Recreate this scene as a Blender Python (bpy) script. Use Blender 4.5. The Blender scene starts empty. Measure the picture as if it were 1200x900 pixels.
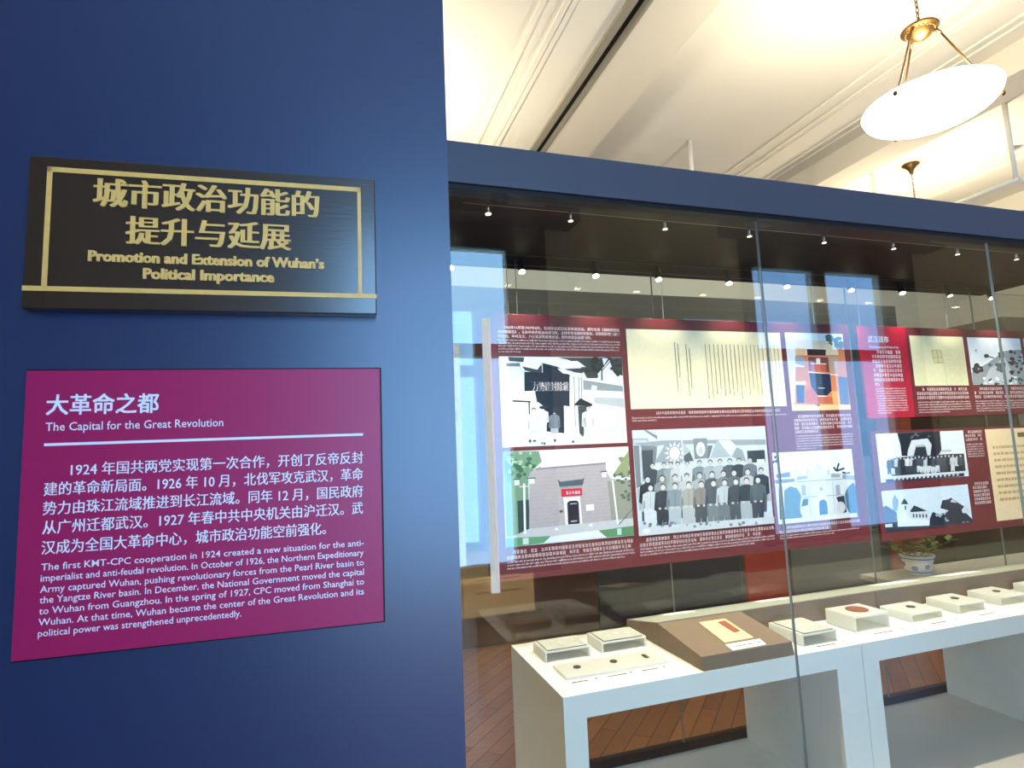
import bpy, bmesh, math, random
import numpy as np
from mathutils import Matrix, Vector

# ------------------------------------------------------------------ camera, world, exposure
SC = bpy.context.scene
COL = SC.collection
yaw, pitch, roll = [math.radians(a) for a in (17.768, 6.604, -2.4147)]
FPX = 683.67
f = Vector((math.sin(yaw)*math.cos(pitch), math.cos(yaw)*math.cos(pitch), math.sin(pitch)))
r0 = Vector((math.cos(yaw), -math.sin(yaw), 0)); u0 = r0.cross(f)
cR = math.cos(roll)*r0 + math.sin(roll)*u0
cU = -math.sin(roll)*r0 + math.cos(roll)*u0
cam = bpy.data.cameras.new('camera'); cam.sensor_width = 36; cam.lens = FPX/1200*36
cam.clip_start = 0.02
camo = bpy.data.objects.new('camera', cam); COL.objects.link(camo)
camo.matrix_world = Matrix(((cR.x, cU.x, -f.x, 0), (cR.y, cU.y, -f.y, 0), (cR.z, cU.z, -f.z, 1.5), (0, 0, 0, 1)))
SC.camera = camo
w = bpy.data.worlds.new('world'); SC.world = w; w.use_nodes = True
w.node_tree.nodes['Background'].inputs[0].default_value = (0.55, 0.75, 1.0, 1)
w.node_tree.nodes['Background'].inputs[1].default_value = 1.0
SC.view_settings.view_transform = 'Standard'
SC.view_settings.look = 'None'
SC.view_settings.exposure = 0.0
SC.view_settings.gamma = 1.0
SC.view_settings.use_curve_mapping = False

WINDOW_GLOW = 11.5           # daylight behind the windows
PENDANT_BULB = 58.0          # bulb inside each bowl
BOWL_GLOW = 10.0
SPOT_FRONT = 20.0
SPOT_BACK = 15.0
WARM = (1.0, 0.89, 0.69)

# ------------------------------------------------------------------ colour and materials
def lin(c):
    return tuple(((v/255)/12.92 if v/255 <= .04045 else ((v/255+.055)/1.055)**2.4) for v in c)
def mat(name, rgb, rough=.5, spec=.5, metal=0, noise=0, nscale=20, emit=None, estr=0, bump=0, stretch=None):
    m = bpy.data.materials.new(name); m.use_nodes = True
    nt = m.node_tree; b = nt.nodes['Principled BSDF']
    c = (*lin(rgb), 1)
    b.inputs['Base Color'].default_value = c
    b.inputs['Roughness'].default_value = rough
    b.inputs['Specular IOR Level'].default_value = spec
    b.inputs['Metallic'].default_value = metal
    if noise or bump:
        tc = nt.nodes.new('ShaderNodeTexCoord'); mp = nt.nodes.new('ShaderNodeMapping')
        if stretch: mp.inputs['Scale'].default_value = stretch
        n = nt.nodes.new('ShaderNodeTexNoise'); n.inputs['Scale'].default_value = nscale; n.inputs['Detail'].default_value = 5
        nt.links.new(tc.outputs['Object'], mp.inputs[0]); nt.links.new(mp.outputs[0], n.inputs['Vector'])
        if noise:
            r = nt.nodes.new('ShaderNodeMapRange'); r.inputs[3].default_value = 1-noise; r.inputs[4].default_value = 1+noise
            nt.links.new(n.outputs['Fac'], r.inputs[0])
            mx = nt.nodes.new('ShaderNodeMix'); mx.data_type = 'RGBA'; mx.blend_type = 'MULTIPLY'; mx.inputs[0].default_value = 1
            mx.inputs[6].default_value = c
            nt.links.new(r.outputs[0], mx.inputs[7]); nt.links.new(mx.outputs[2], b.inputs['Base Color'])
        if bump:
            bp = nt.nodes.new('ShaderNodeBump'); bp.inputs['Strength'].default_value = bump; bp.inputs['Distance'].default_value = .002
            nt.links.new(n.outputs['Fac'], bp.inputs['Height']); nt.links.new(bp.outputs[0], b.inputs['Normal'])
    if emit:
        b.inputs['Emission Color'].default_value = (*emit, 1); b.inputs['Emission Strength'].default_value = estr
    return m
M = {}
M['blue'] = mat('blue_paint', (15, 44, 86), .35, 1.0, noise=.05, nscale=7)
M['fascia'] = mat('navy_paint', (56, 58, 74), .5, .6, noise=.04, nscale=9)
M['white'] = mat('white_paint', (238, 232, 214), .7, .2, noise=.02, nscale=3)
M['ceil'] = mat('ceiling_plaster', (236, 231, 214), .8, .2, noise=.02, nscale=2)
M['beam'] = mat('beam_plaster', (226, 219, 200), .8, .2, noise=.02, nscale=2)
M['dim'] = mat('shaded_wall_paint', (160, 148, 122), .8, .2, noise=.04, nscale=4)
M['olive'] = mat('dim_wall_paint', (224, 214, 182), .8, .2, noise=.04, nscale=4)
M['black'] = mat('black_lacquer', (14, 13, 13), .5, .3, noise=.1)
M['casetop'] = mat('dark_ceiling_board', (16, 14, 12), .6, .3, noise=.1, nscale=8)
M['pelmet'] = mat('brown_pelmet_wood', (120, 66, 50), .5, .4, noise=.15, nscale=8, stretch=(1, 8, 8))
M['tan'] = mat('tan_veneer', (176, 138, 88), .5, .4, noise=.1, nscale=10, stretch=(1, 1, 8))
M['crimson'] = mat('crimson_board', (176, 26, 90), .4, .45, noise=.03, nscale=30)
M['signwood'] = mat('dark_carved_wood', (40, 25, 22), .27, .95, noise=.35, nscale=14, bump=.10, stretch=(1, 1, 14))
M['signwood'].node_tree.nodes['Principled BSDF'].inputs['Coat Weight'].default_value = .7
M['signwood'].node_tree.nodes['Principled BSDF'].inputs['Coat Roughness'].default_value = .22
M['gold'] = mat('gold_paint', (246, 190, 104), .4, .5, noise=.12, nscale=60)
M['letter'] = mat('white_vinyl', (245, 240, 248), .5, .3, noise=.01)
M['maroon'] = mat('maroon_print', (106, 37, 41), .45, .4, noise=.04, nscale=20)
M['crim2'] = mat('crimson_print', (172, 18, 46), .45, .4, noise=.03, nscale=20)
M['pinkletter'] = mat('pale_print', (246, 222, 222), .5, .3, noise=.02)
M['tablewhite'] = mat('white_lacquer', (236, 232, 218), .4, .4, noise=.015, nscale=6)
M['basewhite'] = mat('grey_white_board', (206, 202, 192), .5, .4, noise=.03, nscale=5)
M['riser'] = mat('taupe_cloth_board', (122, 105, 88), .7, .25, noise=.08, nscale=80, stretch=(1, 1, 3))
M['steel'] = mat('brushed_steel', (190, 188, 182), .3, .5, metal=1, noise=.05, nscale=60)
M['fixture'] = mat('black_fixture', (20, 20, 20), .4, .5, noise=.05)
M['brass'] = mat('antique_brass', (112, 86, 50), .42, .5, metal=1, noise=.2, nscale=40)
M['lens'] = mat('lit_lens', (255, 240, 210), .4, .3, noise=.01, emit=(1, .85, .58), estr=26)
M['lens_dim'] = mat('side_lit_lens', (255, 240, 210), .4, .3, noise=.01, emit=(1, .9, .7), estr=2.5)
M['bowl'] = mat('opal_glass', (250, 244, 228), .3, .5, noise=.01, emit=(1, .9, .72), estr=BOWL_GLOW)
M['bulb'] = mat('bulb_glass', (255, 240, 210), .3, .5, noise=.01, emit=(1, .85, .6), estr=10)
M['frost'] = mat('frosted_acrylic', (238, 238, 234), .25, .5, noise=.015, nscale=10)
def frosted():
    m = M['frost']; nt = m.node_tree; b = nt.nodes['Principled BSDF']; out = nt.nodes['Material Output']
    t = nt.nodes.new('ShaderNodeBsdfTranslucent'); t.inputs[0].default_value = (.86, .86, .80, 1); x = nt.nodes.new('ShaderNodeMixShader'); x.inputs[0].default_value = .5
    nt.links.new(b.outputs[0], x.inputs[1]); nt.links.new(t.outputs[0], x.inputs[2]); nt.links.new(x.outputs[0], out.inputs[0])
frosted()
M['greyplate'] = mat('grey_glass_plate', (196, 197, 186), .2, .5, noise=.05, nscale=40)
M['darkedge'] = mat('dark_plate_edge', (40, 42, 40), .4, .5, noise=.05)
M['coin'] = mat('dark_coin_metal', (84, 80, 72), .45, .5, metal=.6, noise=.3, nscale=150)
M['copper'] = mat('copper_medal', (150, 96, 72), .5, .5, metal=.5, noise=.3, nscale=120)
M['card'] = mat('white_card', (246, 244, 236), .6, .3, noise=.01)
M['ink'] = mat('grey_print_ink', (88, 84, 80), .6, .2, noise=.05)
M['paper'] = mat('aged_paper', (228, 200, 154), .7, .2, noise=.08, nscale=25)
M['redbrown'] = mat('red_brown_cover', (150, 82, 58), .6, .3, noise=.12, nscale=40)
M['navy'] = mat('navy_board', (30, 38, 56), .5, .4, noise=.08, nscale=6)
M['wine'] = mat('dark_wine_board', (62, 24, 26), .5, .4, noise=.08, nscale=6)
M['orange'] = mat('orange_red_board', (196, 58, 40), .55, .3, noise=.05, nscale=8)
M['grey'] = mat('grey_board', (128, 128, 120), .6, .3, noise=.05, nscale=5)
M['greytop'] = mat('grey_fascia_board', (74, 74, 70), .6, .3, noise=.05, nscale=5)
M['brick'] = mat('russet_board', (150, 60, 42), .55, .3, noise=.06, nscale=8)
M['leaf'] = mat('leaf_green', (122, 142, 78), .5, .4, noise=.25, nscale=60)
M['soil'] = mat('soil', (52, 40, 30), .9, .1, noise=.3, nscale=90)
M['wire'] = mat('steel_wire', (170, 168, 160), .35, .5, metal=.8, noise=.03)
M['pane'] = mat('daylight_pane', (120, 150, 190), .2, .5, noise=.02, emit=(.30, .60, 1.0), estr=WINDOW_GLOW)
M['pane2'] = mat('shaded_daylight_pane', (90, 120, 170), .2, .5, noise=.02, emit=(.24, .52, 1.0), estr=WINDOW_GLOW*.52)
M['tanglow'] = mat('tan_glow_panel', (150, 110, 60), .4, .4, noise=.03, emit=(1.0, .68, .30), estr=2.6)  # added emitter for the tan patch mirrored in the glass
M['pipe'] = mat('white_pipe_enamel', (226, 222, 208), .5, .4, noise=.02)
M['rail'] = mat('grey_rail', (150, 146, 130), .4, .5, noise=.05)

def floor_material():
    m = bpy.data.materials.new('oak_planks'); m.use_nodes = True; nt = m.node_tree; b = nt.nodes['Principled BSDF']
    tc = nt.nodes.new('ShaderNodeTexCoord'); mp = nt.nodes.new('ShaderNodeMapping'); mp.inputs['Rotation'].default_value = (0, 0, math.radians(-45))
    br = nt.nodes.new('ShaderNodeTexBrick'); br.inputs['Scale'].default_value = 1; br.inputs['Brick Width'].default_value = .9; br.inputs['Row Height'].default_value = .09
    br.inputs['Mortar Size'].default_value = .0025
    br.inputs['Color1'].default_value = (*lin((172, 114, 68)), 1); br.inputs['Color2'].default_value = (*lin((142, 90, 54)), 1); br.inputs['Mortar'].default_value = (*lin((40, 24, 16)), 1)
    n = nt.nodes.new('ShaderNodeTexNoise'); n.inputs['Scale'].default_value = 9; n.inputs['Detail'].default_value = 6
    mp2 = nt.nodes.new('ShaderNodeMapping'); mp2.inputs['Rotation'].default_value = (0, 0, math.radians(-45)); mp2.inputs['Scale'].default_value = (1, 9, 1)
    mx = nt.nodes.new('ShaderNodeMix'); mx.data_type = 'RGBA'; mx.blend_type = 'OVERLAY'; mx.inputs[0].default_value = .5
    L = nt.links.new
    L(tc.outputs['Object'], mp.inputs[0]); L(mp.outputs[0], br.inputs['Vector']); L(tc.outputs['Object'], mp2.inputs[0]); L(mp2.outputs[0], n.inputs['Vector'])
    L(br.outputs['Color'], mx.inputs[6]); L(n.outputs['Fac'], mx.inputs[7]); L(mx.outputs[2], b.inputs['Base Color'])
    b.inputs['Roughness'].default_value = .34; b.inputs['Specular IOR Level'].default_value = .5
    return m
M['floor'] = floor_material()

def glass_material():
    m = bpy.data.materials.new('clear_glass'); m.use_nodes = True; nt = m.node_tree; nt.nodes.remove(nt.nodes['Principled BSDF'])
    out = nt.nodes['Material Output']
    g = nt.nodes.new('ShaderNodeNewGeometry'); ior = nt.nodes.new('ShaderNodeMapRange'); ior.inputs[3].default_value = 1.52; ior.inputs[4].default_value = 1/1.52
    fr = nt.nodes.new('ShaderNodeFresnel'); tr = nt.nodes.new('ShaderNodeBsdfTransparent'); tr.inputs[0].default_value = (.965, .985, .975, 1)
    gl = nt.nodes.new('ShaderNodeBsdfGlossy'); gl.inputs['Roughness'].default_value = 0; mx = nt.nodes.new('ShaderNodeMixShader')
    L = nt.links.new
    L(g.outputs['Backfacing'], ior.inputs[0]); L(ior.outputs[0], fr.inputs[0]); L(fr.outputs[0], mx.inputs[0]); L(tr.outputs[0], mx.inputs[1]); L(gl.outputs[0], mx.inputs[2]); L(mx.outputs[0], out.inputs[0])
    return m
M['glass'] = glass_material()
M['glassedge'] = mat('green_glass_edge', (150, 158, 154), .15, .6, noise=.05)

def print_material():
    m = bpy.data.materials.new('photographic_print'); m.use_nodes = True; nt = m.node_tree; b = nt.nodes['Principled BSDF']
    a = nt.nodes.new('ShaderNodeAttribute'); a.attribute_name = 'Col'
    n = nt.nodes.new('ShaderNodeTexNoise'); n.inputs['Scale'].default_value = 90; n.inputs['Detail'].default_value = 3
    tc = nt.nodes.new('ShaderNodeTexCoord')
    r = nt.nodes.new('ShaderNodeMapRange'); r.inputs[3].default_value = .9; r.inputs[4].default_value = 1.1
    mx = nt.nodes.new('ShaderNodeMix'); mx.data_type = 'RGBA'; mx.blend_type = 'MULTIPLY'; mx.inputs[0].default_value = 1
    L = nt.links.new
    L(tc.outputs['Object'], n.inputs['Vector']); L(n.outputs['Fac'], r.inputs[0]); L(a.outputs['Color'], mx.inputs[6]); L(r.outputs[0], mx.inputs[7]); L(mx.outputs[2], b.inputs['Base Color'])
    b.inputs['Roughness'].default_value = .45; b.inputs['Specular IOR Level'].default_value = .3
    return m
M['print'] = print_material()

# ------------------------------------------------------------------ mesh helpers
class MB:
    def __init__(s): s.v = []; s.f = []; s.c = []; s.m = []; s.smooth = False
    def face(s, pts, col=None, mi=0):
        i = len(s.v); s.v += [tuple(p) for p in pts]; s.f.append(tuple(range(i, i+len(pts)))); s.c.append(col); s.m.append(mi)
    def raw(s, v, f, mi=0):
        i = len(s.v); s.v += [tuple(p) for p in v]
        for q in f: s.f.append(tuple(i+k for k in q)); s.c.append(None); s.m.append(mi)
        return s
    def box(s, x0, x1, y0, y1, z0, z1, mi=0):
        v = [(x, y, z) for z in (z0, z1) for y in (y0, y1) for x in (x0, x1)]
        return s.raw(v, [(0, 2, 3, 1), (4, 5, 7, 6), (0, 1, 5, 4), (2, 6, 7, 3), (0, 4, 6, 2), (1, 3, 7, 5)], mi)
    def prism_x(s, prof, x0, x1, mi=0):           # prof: (y,z) counter-clockwise seen from +x
        n = len(prof); v = [(x0, y, z) for y, z in prof]+[(x1, y, z) for y, z in prof]
        fs = [tuple(range(n))[::-1], tuple(range(n, 2*n))]+[(i, (i+1) % n, n+(i+1) % n, n+i) for i in range(n)]
        return s.raw(v, fs, mi)
    def tube(s, a, b, ra, rb=None, n=12, mi=0):
        rb = ra if rb is None else rb; a = Vector(a); b = Vector(b); d = (b-a).normalized()
        t = Vector((0, 0, 1)) if abs(d.z) < .9 else Vector((1, 0, 0)); e1 = d.cross(t).normalized(); e2 = d.cross(e1)
        v = []
        for p, r in ((a, ra), (b, rb)):
            for k in range(n): v.append(p+e1*(r*math.cos(2*math.pi*k/n))+e2*(r*math.sin(2*math.pi*k/n)))
        fs = [(k, (k+1) % n, n+(k+1) % n, n+k) for k in range(n)]+[tuple(range(n))[::-1], tuple(range(n, 2*n))]
        return s.raw(v, fs, mi)
    def lathe(s, prof, cx=0, cy=0, cz=0, n=40, mi=0):
        v = []; m = len(prof)
        for r, z in prof:
            for k in range(n): v.append((cx+r*math.cos(2*math.pi*k/n), cy+r*math.sin(2*math.pi*k/n), cz+z))
        fs = [(i*n+k, i*n+(k+1) % n, (i+1)*n+(k+1) % n, (i+1)*n+k) for i in range(m-1) for k in range(n)]
        return s.raw(v, fs, mi)
    def torus(s, c, R, r, ax, ay, n=16, m=6, sx=1, mi=0):
        c = Vector(c); ax = Vector(ax).normalized(); ay = Vector(ay).normalized(); az = ax.cross(ay); v = []
        for i in range(n):
            a = 2*math.pi*i/n; d = ax*(math.cos(a)*sx)+ay*math.sin(a); p = c+d*R; dn = d.normalized()
            for j in range(m):
                b = 2*math.pi*j/m; v.append(p+dn*(r*math.cos(b))+az*(r*math.sin(b)))
        fs = [(i*m+j, ((i+1) % n)*m+j, ((i+1) % n)*m+(j+1) % m, i*m+(j+1) % m) for i in range(n) for j in range(m)]
        return s.raw(v, fs, mi)
    def build(s, name, mats, parent=None, bevel=0, smooth=False, seg=2):
        me = bpy.data.meshes.new(name); me.from_pydata(s.v, [], s.f)
        if not isinstance(mats, (list, tuple)): mats = [mats]
        for k in mats: me.materials.append(M[k])
        if len(mats) > 1:
            for p, i in zip(me.polygons, s.m): p.material_index = i
        if any(c is not None for c in s.c):
            at = me.color_attributes.new('Col', 'FLOAT_COLOR', 'CORNER'); li = 0
            for p, c in zip(me.polygons, s.c):
                cc = (*lin(c or (128, 128, 128)), 1)
                for k in p.loop_indices: at.data[k].color = cc
        else:
            bm = bmesh.new(); bm.from_mesh(me)
            if s.v and not getattr(s, 'flat', False): bmesh.ops.recalc_face_normals(bm, faces=bm.faces)
            bm.to_mesh(me); bm.free()
        if smooth:
            for p in me.polygons: p.use_smooth = True
        o = bpy.data.objects.new(name, me); COL.objects.link(o)
        if parent: o.parent = parent
        if bevel:
            b = o.modifiers.new('bevel', 'BEVEL'); b.width = bevel; b.segments = seg; b.limit_method = 'ANGLE'
        return o
def tag(o, label=None, cat=None, group=None, kind=None):
    if label: o['label'] = label
    if cat: o['category'] = cat
    if group: o['group'] = group
    if kind: o['kind'] = kind
    return o
def thing(name, label, cat, loc=(0, 0, 0), group=None):
    o = bpy.data.objects.new(name, None); COL.objects.link(o); o.location = loc; o.empty_display_size = .1
    return tag(o, label, cat, group)
def structure(o, label=None, cat=None): return tag(o, label, cat, kind='structure')
def under(root, *kids):                            # parent keeping world place (root only has a location)
    for k in kids:
        k.parent = root; k.matrix_parent_inverse = Matrix.Translation(root.location).inverted()
    return root
def box(name, m, a, parent=None, bevel=0): return MB().box(*a).build(name, m, parent, bevel)
def copy_thing(o):
    c = o.copy(); COL.objects.link(c)
    for ch in list(o.children):
        k = ch.copy(); COL.objects.link(k); k.parent = c; k.matrix_parent_inverse = ch.matrix_parent_inverse.copy()
        for g in list(ch.children):
            h = g.copy(); COL.objects.link(h); h.parent = k; h.matrix_parent_inverse = g.matrix_parent_inverse.copy()
    return c

# text -> vertices of flat (or raised) lettering
_glyph = {}
def text_geo(s, offset=0.0, extrude=0.0):
    key = (s, offset, extrude)
    if key in _glyph: return _glyph[key]
    c = bpy.data.curves.new('t', 'FONT'); c.body = s; c.size = 1; c.resolution_u = 2; c.offset = offset; c.extrude = extrude
    o = bpy.data.objects.new('t', c); COL.objects.link(o)
    dg = bpy.context.evaluated_depsgraph_get(); me = bpy.data.meshes.new_from_object(o.evaluated_get(dg))
    v = [tuple(q.co) for q in me.vertices]; fs = [tuple(p.vertices) for p in me.polygons]
    bpy.data.objects.remove(o); bpy.data.curves.remove(c); bpy.data.meshes.remove(me)
    _glyph[key] = (v, fs); return v, fs
def put_text(mb, s, frame, x0, x1, base, size, offset=0.0, raise_=0.0, shifts=(0,)):
    """write s between x0 and x1 on the baseline; frame(x, z, d) gives the point at height d above the surface"""
    v, fs = text_geo(s, offset, 1.0 if raise_ else 0.0)
    a = min(p[0] for p in v); b = max(p[0] for p in v)
    k = (x1-x0)/(b-a) if x1 is not None else size
    for i_, sh in enumerate(shifts):
        sx, sz_ = sh if isinstance(sh, tuple) else (sh, 0)
        mb.raw([frame(x0+(p[0]-a)*k+sx, base+p[1]*size+sz_, ((p[2]+1)*raise_*.5 if raise_ else 0)+i_*1e-5) for p in v], fs)
    mb.flat = True
def dashes(mb, frame, x0, x1, base, h, seed, cjk=True, gap=.06):
    """a line of print too small to read: broken strokes as wide as its characters"""
    rnd = random.Random(seed); x = x0
    def q(a, b, c, d): mb.face([frame(a, c, 0), frame(b, c, 0), frame(b, d, 0), frame(a, d, 0)])
    while x < x1-h*.5:
        if cjk:
            c = h*.9; t = h*.11
            if rnd.random() > gap:
                for k, lv in enumerate(rnd.choice(((.02, .4, .8), (.0, .28, .55, .85), (.1, .35, .65, .88), (.2, .5, .8)))):
                    zz = base+h*lv; a = x+c*rnd.uniform(0, .15); q(a, x+c*rnd.uniform(.8, .97), zz, zz+t)
                for lv in rnd.choice(((.15, .75), (.45,), (.1, .45, .8), (.3, .7))):
                    xx = x+c*lv; q(xx, xx+t, base+h*rnd.uniform(-.02, .1), base+h*rnd.uniform(.85, 1))
            x += h*1.04
        else:
            n = rnd.randint(2, 9)
            for k in range(n):
                ww = h*rnd.uniform(.28, .55)
                if x+ww > x1: break
                z1 = base+h*rnd.choice((.62, .62, .62, 1.0))
                q(x, x+ww*.34, base, z1)
                if rnd.random() < .8: q(x, x+ww*.8, base+h*rnd.choice((0, .5)), base+h*rnd.choice((.14, .62)))
                x += ww
            x += h*.3
    mb.flat = True

# ------------------------------------------------------------------ the room
CEIL, BEAM = 4.0, 3.8
WY = -2.2                      # window wall behind the camera
FARY = 6.6
XL_, XR_ = -3.2, 10.4
structure(box('floor', 'floor', (XL_, XR_, WY, FARY, -.1, 0)))
structure(box('ceiling', 'ceil', (XL_-.15, XR_+.15, WY-.15, FARY+.15, CEIL, CEIL+.15)))
structure(box('wall_far', 'white', (XL_, XR_, FARY, FARY+.15, 0, CEIL)))
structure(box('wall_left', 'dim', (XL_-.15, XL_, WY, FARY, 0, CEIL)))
structure(box('wall_right', 'white', (XR_, XR_+.15, WY, FARY, 0, CEIL)))
# window wall with two bays of openings
PANES = [[(-.24, .64), (.79, 1.67)], [(4.55, 5.43), (5.58, 6.46)]]
SILL, TRANS0, TRANS1, HEAD = .45, 2.40, 2.52, 3.45
wb = MB()
xs = [XL_]+[v for b in PANES for p in b for v in p]+[XR_]
wb.box(XL_, XR_, WY-.15, WY, 0, SILL); wb.box(XL_, XR_, WY-.15, WY, HEAD, CEIL)
for i in range(0, len(xs), 2): wb.box(xs[i], xs[i+1], WY-.15, WY, SILL, HEAD)
structure(wb.build('wall_back', 'olive'))
BAYS = [(-.65, 2.08), (4.42, 7.0)]
LOWER = []
for bi, (bay, ps) in enumerate(zip(BAYS, PANES)):
    fr = MB()                                           # black surround of the bay, with transoms and mullions
    x0, x1 = bay
    fr.box(x0, x1, WY, WY+.05, HEAD, 3.8); fr.box(x0, ps[0][0], WY, WY+.05, SILL-.06, HEAD); fr.box(ps[0][1], ps[1][0], WY, WY+.05, SILL-.06, HEAD)
    fr.box(ps[1][1], x1, WY, WY+.05, SILL-.06, HEAD)
    for p in ps:
        fr.box(p[0], p[1], WY-.06, WY+.04, TRANS0, TRANS1); fr.box(p[0], p[1], WY-.06, WY+.04, SILL-.05, SILL+.04)
    win = structure(fr.build('window_%d' % (bi+1), 'black'), 'black framed double window behind the camera, mirrored in the glass', 'window')
    if bi == 0:                                         # glowing panels added on the wall below the left window, for the mirrored tan patch
        for k_ in range(3): MB().box(-.2+k_*.675, .463+k_*.675, WY+.002, WY+.012, .05, .385).build('glow_panel', 'tanglow', win)
        for k_ in range(3): MB().box(-.08+k_*.675, .34+k_*.675, WY+.0125, WY+.02, .25, .256).box(-.08+k_*.675, .34+k_*.675, WY+.0125, WY+.02, .36, .366).build('panel_bar', 'tan', win)  # bars across the added glow panels
    for p in ps:
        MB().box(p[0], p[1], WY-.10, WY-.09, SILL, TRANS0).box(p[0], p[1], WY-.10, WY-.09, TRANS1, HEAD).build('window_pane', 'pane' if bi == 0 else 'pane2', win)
# ceiling beams and mouldings
structure(box('trim_1', 'beam', (1.63, 1.985, WY, FARY, BEAM, CEIL), None))
LBAY = 3.835
structure(MB().box(1.515, 1.565, WY, FARY, BEAM+.012, CEIL).box(1.612, 1.63, WY, FARY, BEAM-.005, CEIL).build('trim_2', 'rail'))
structure(box('ceiling_left', 'ceil', (-.95, 1.515, WY, FARY, LBAY, CEIL)))
structure(box('trim_3', 'black', (1.567, 1.610, WY, FARY, BEAM+.035, CEIL)))
structure(box('trim_4', 'beam', (4.27, 4.575, WY, FARY, BEAM, CEIL)))
structure(box('trim_5', 'beam', (7.0, 7.3, WY, FARY, BEAM, CEIL)))
k = 6
for xs_ in ((1.075, 1.198, 1.235), (3.57, 3.70, 3.755), (4.02, 4.10), (5.95, 6.08, 6.13)):
    for x in xs_:
        structure(MB().prism_x([(0, 0), (.03, 0), (.03, .03), (0, .03)], 0, 1).build('trim_%d' % k, 'ceil')).matrix_world = \
            Matrix.Translation((x, WY, (LBAY if x < 1.5 else CEIL)-.014)) @ Matrix(((0, 1, 0, 0), (FARY-WY, 0, 0, 0), (0, 0, 1, 0), (0, 0, 0, 1)))
        k += 1
structure(box('trim_%d' % k, 'beam', (-1.3, -.95, WY, FARY, BEAM, CEIL)))

# ------------------------------------------------------------------ the blue partition wall on the left
LW = math.radians(-3.518); T = Vector((math.cos(LW), math.sin(LW), 0)); N = Vector((-math.sin(LW), math.cos(LW), 0))
def wallframe(D):
    def fr(s, z, d=0):
        p = T*s+N*(D-d); return (p.x, p.y, z)
    return fr
def wbox(mb, s0, s1, D0, D1, z0, z1, mi=0):
    v = []
    for z in (z0, z1):
        for D in (D0, D1):
            for s in (s0, s1):
                p = T*s+N*D; v.append((p.x, p.y, z))
    return mb.raw(v, [(0, 2, 3, 1), (4, 5, 7, 6), (0, 1, 5, 4), (2, 6, 7, 3), (0, 4, 6, 2), (1, 3, 7, 5)], mi)
structure(wbox(wbox(MB(), -2.6, .2262, 1.5, 1.515, 0, 3.25), -2.6, .16, 1.5152, 1.585, 0, 3.25).build('wall_partition', 'blue'))

# carved sign
SD = 1.462
sign = thing('wooden_sign', 'dark carved wooden sign with gold border and gold title, above the crimson text panel', 'sign', tuple(T*-.35+N*SD+Vector((0, 0, 2.03))))
bd = wbox(MB(), -.7245, .0315, SD, 1.499, 1.854, 2.2075).build('board', 'signwood', None, .003)
g = MB(); gw = .0115
for a in ((-.6885, -.004, 2.1825-gw, 2.1825), (-.6885, -.6885+gw*.9, 1.9, 2.182), (-.004-gw*.75, -.004, 1.9, 2.182), (-.7243, .0313, 1.8945, 1.9055)):
    wbox(g, a[0], a[1], SD-.0016, SD+.001, a[2], a[3])
bo = g.build('gold_border', 'gold')
fr = wallframe(SD)
t = MB(); song = (-.0026, -.0013, 0, .0013, .0026)
put_text(t, '城市政治功能的', fr, -.594, -.107, 2.1015, .0735, 0, .0025, song)
put_text(t, '提升与延展', fr, -.526, -.173, 2.0155, .0725, 0, .0025, song)
zh = t.build('chinese_title', 'gold')
t = MB()
put_text(t, 'Promotion and Extension of Wuhan’s', fr, -.600, -.094, 1.9665, .0345, .026, .003, (-.0009, .0009))
put_text(t, 'Political Importance', fr, -.489, -.209, 1.929, .0345, .026, .003, (-.0009, .0009))
en = t.build('english_title', 'gold')
under(sign, bd, bo, zh, en)

# crimson text panel
PD = 1.490
panel = thing('text_panel', 'crimson wall panel with white bilingual text on the blue wall, below the wooden sign', 'panel', tuple(T*-.34+N*PD+Vector((0, 0, 1.415))))
bd = wbox(MB(), -.7215, .0365, PD, PD+.0044, 1.1095, 1.7215).build('board', 'crimson', None, .0008)
fr = wallframe(PD-.0005)
t = MB(); put_text(t, '大革命之都', fr, -.680, -.4595, 1.6265, .0485, 0, 0, ((-.0009, -.0007), (.0009, -.0007), (-.0009, .0007), (.0009, .0007), (0, 0))); heading = t.build('heading', 'letter')
t = MB(); put_text(t, 'The Capital for the Great Revolution', fr, -.680, -.3225, 1.5875, .0265, .004); sub = t.build('subheading', 'letter')
rule = wbox(MB(), -.681, -.006, PD-.0006, PD-.0003, 1.5545, 1.5605).build('rule', 'letter')
t = MB()
for s, x0, x1, b in (('1924 年国共两党实现第一次合作，开创了反帝反封', -.628, -.007, 1.4895), ('建的革命新局面。1926 年 10 月，北伐军攻克武汉，革命', -.677, -.0075, 1.4495),
                     ('势力由珠江流域推进到长江流域。同年 12 月，国民政府', -.677, -.008, 1.4085), ('从广州迁都武汉。1927 年春中共中央机关由沪迁汉。武', -.676, -.0085, 1.368),
                     ('汉成为全国大革命中心，城市政治功能空前强化。', -.676, -.0945, 1.3255)):
    put_text(t, s, fr, x0, x1, b, .0315, 0, 0, (-.0004, .0004))
para = t.build('chinese_paragraph', 'letter')
t = MB()
for s, x1, b in (('The first KMT-CPC cooperation in 1924 created a new situation for the anti-', -.0075, 1.290), ('imperialist and anti-feudal revolution. In October of 1926, the Northern Expeditionary', -.008, 1.267),
                 ('Army captured Wuhan, pushing revolutionary forces from the Pearl River basin to', -.008, 1.244), ('the Yangtze River basin. In December, the National Government moved the capital', -.008, 1.222),
                 ('to Wuhan from Guangzhou. In the spring of 1927, CPC moved from Shanghai to', -.008, 1.1995), ('Wuhan. At that time, Wuhan became the center of the Great Revolution and its', -.0085, 1.1765),
                 ('political power was strengthened unprecedentedly.', -.279, 1.154)):
    put_text(t, s, fr, -.675, x1, b, .0205, .005)
epara = t.build('english_paragraph', 'letter')
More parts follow.
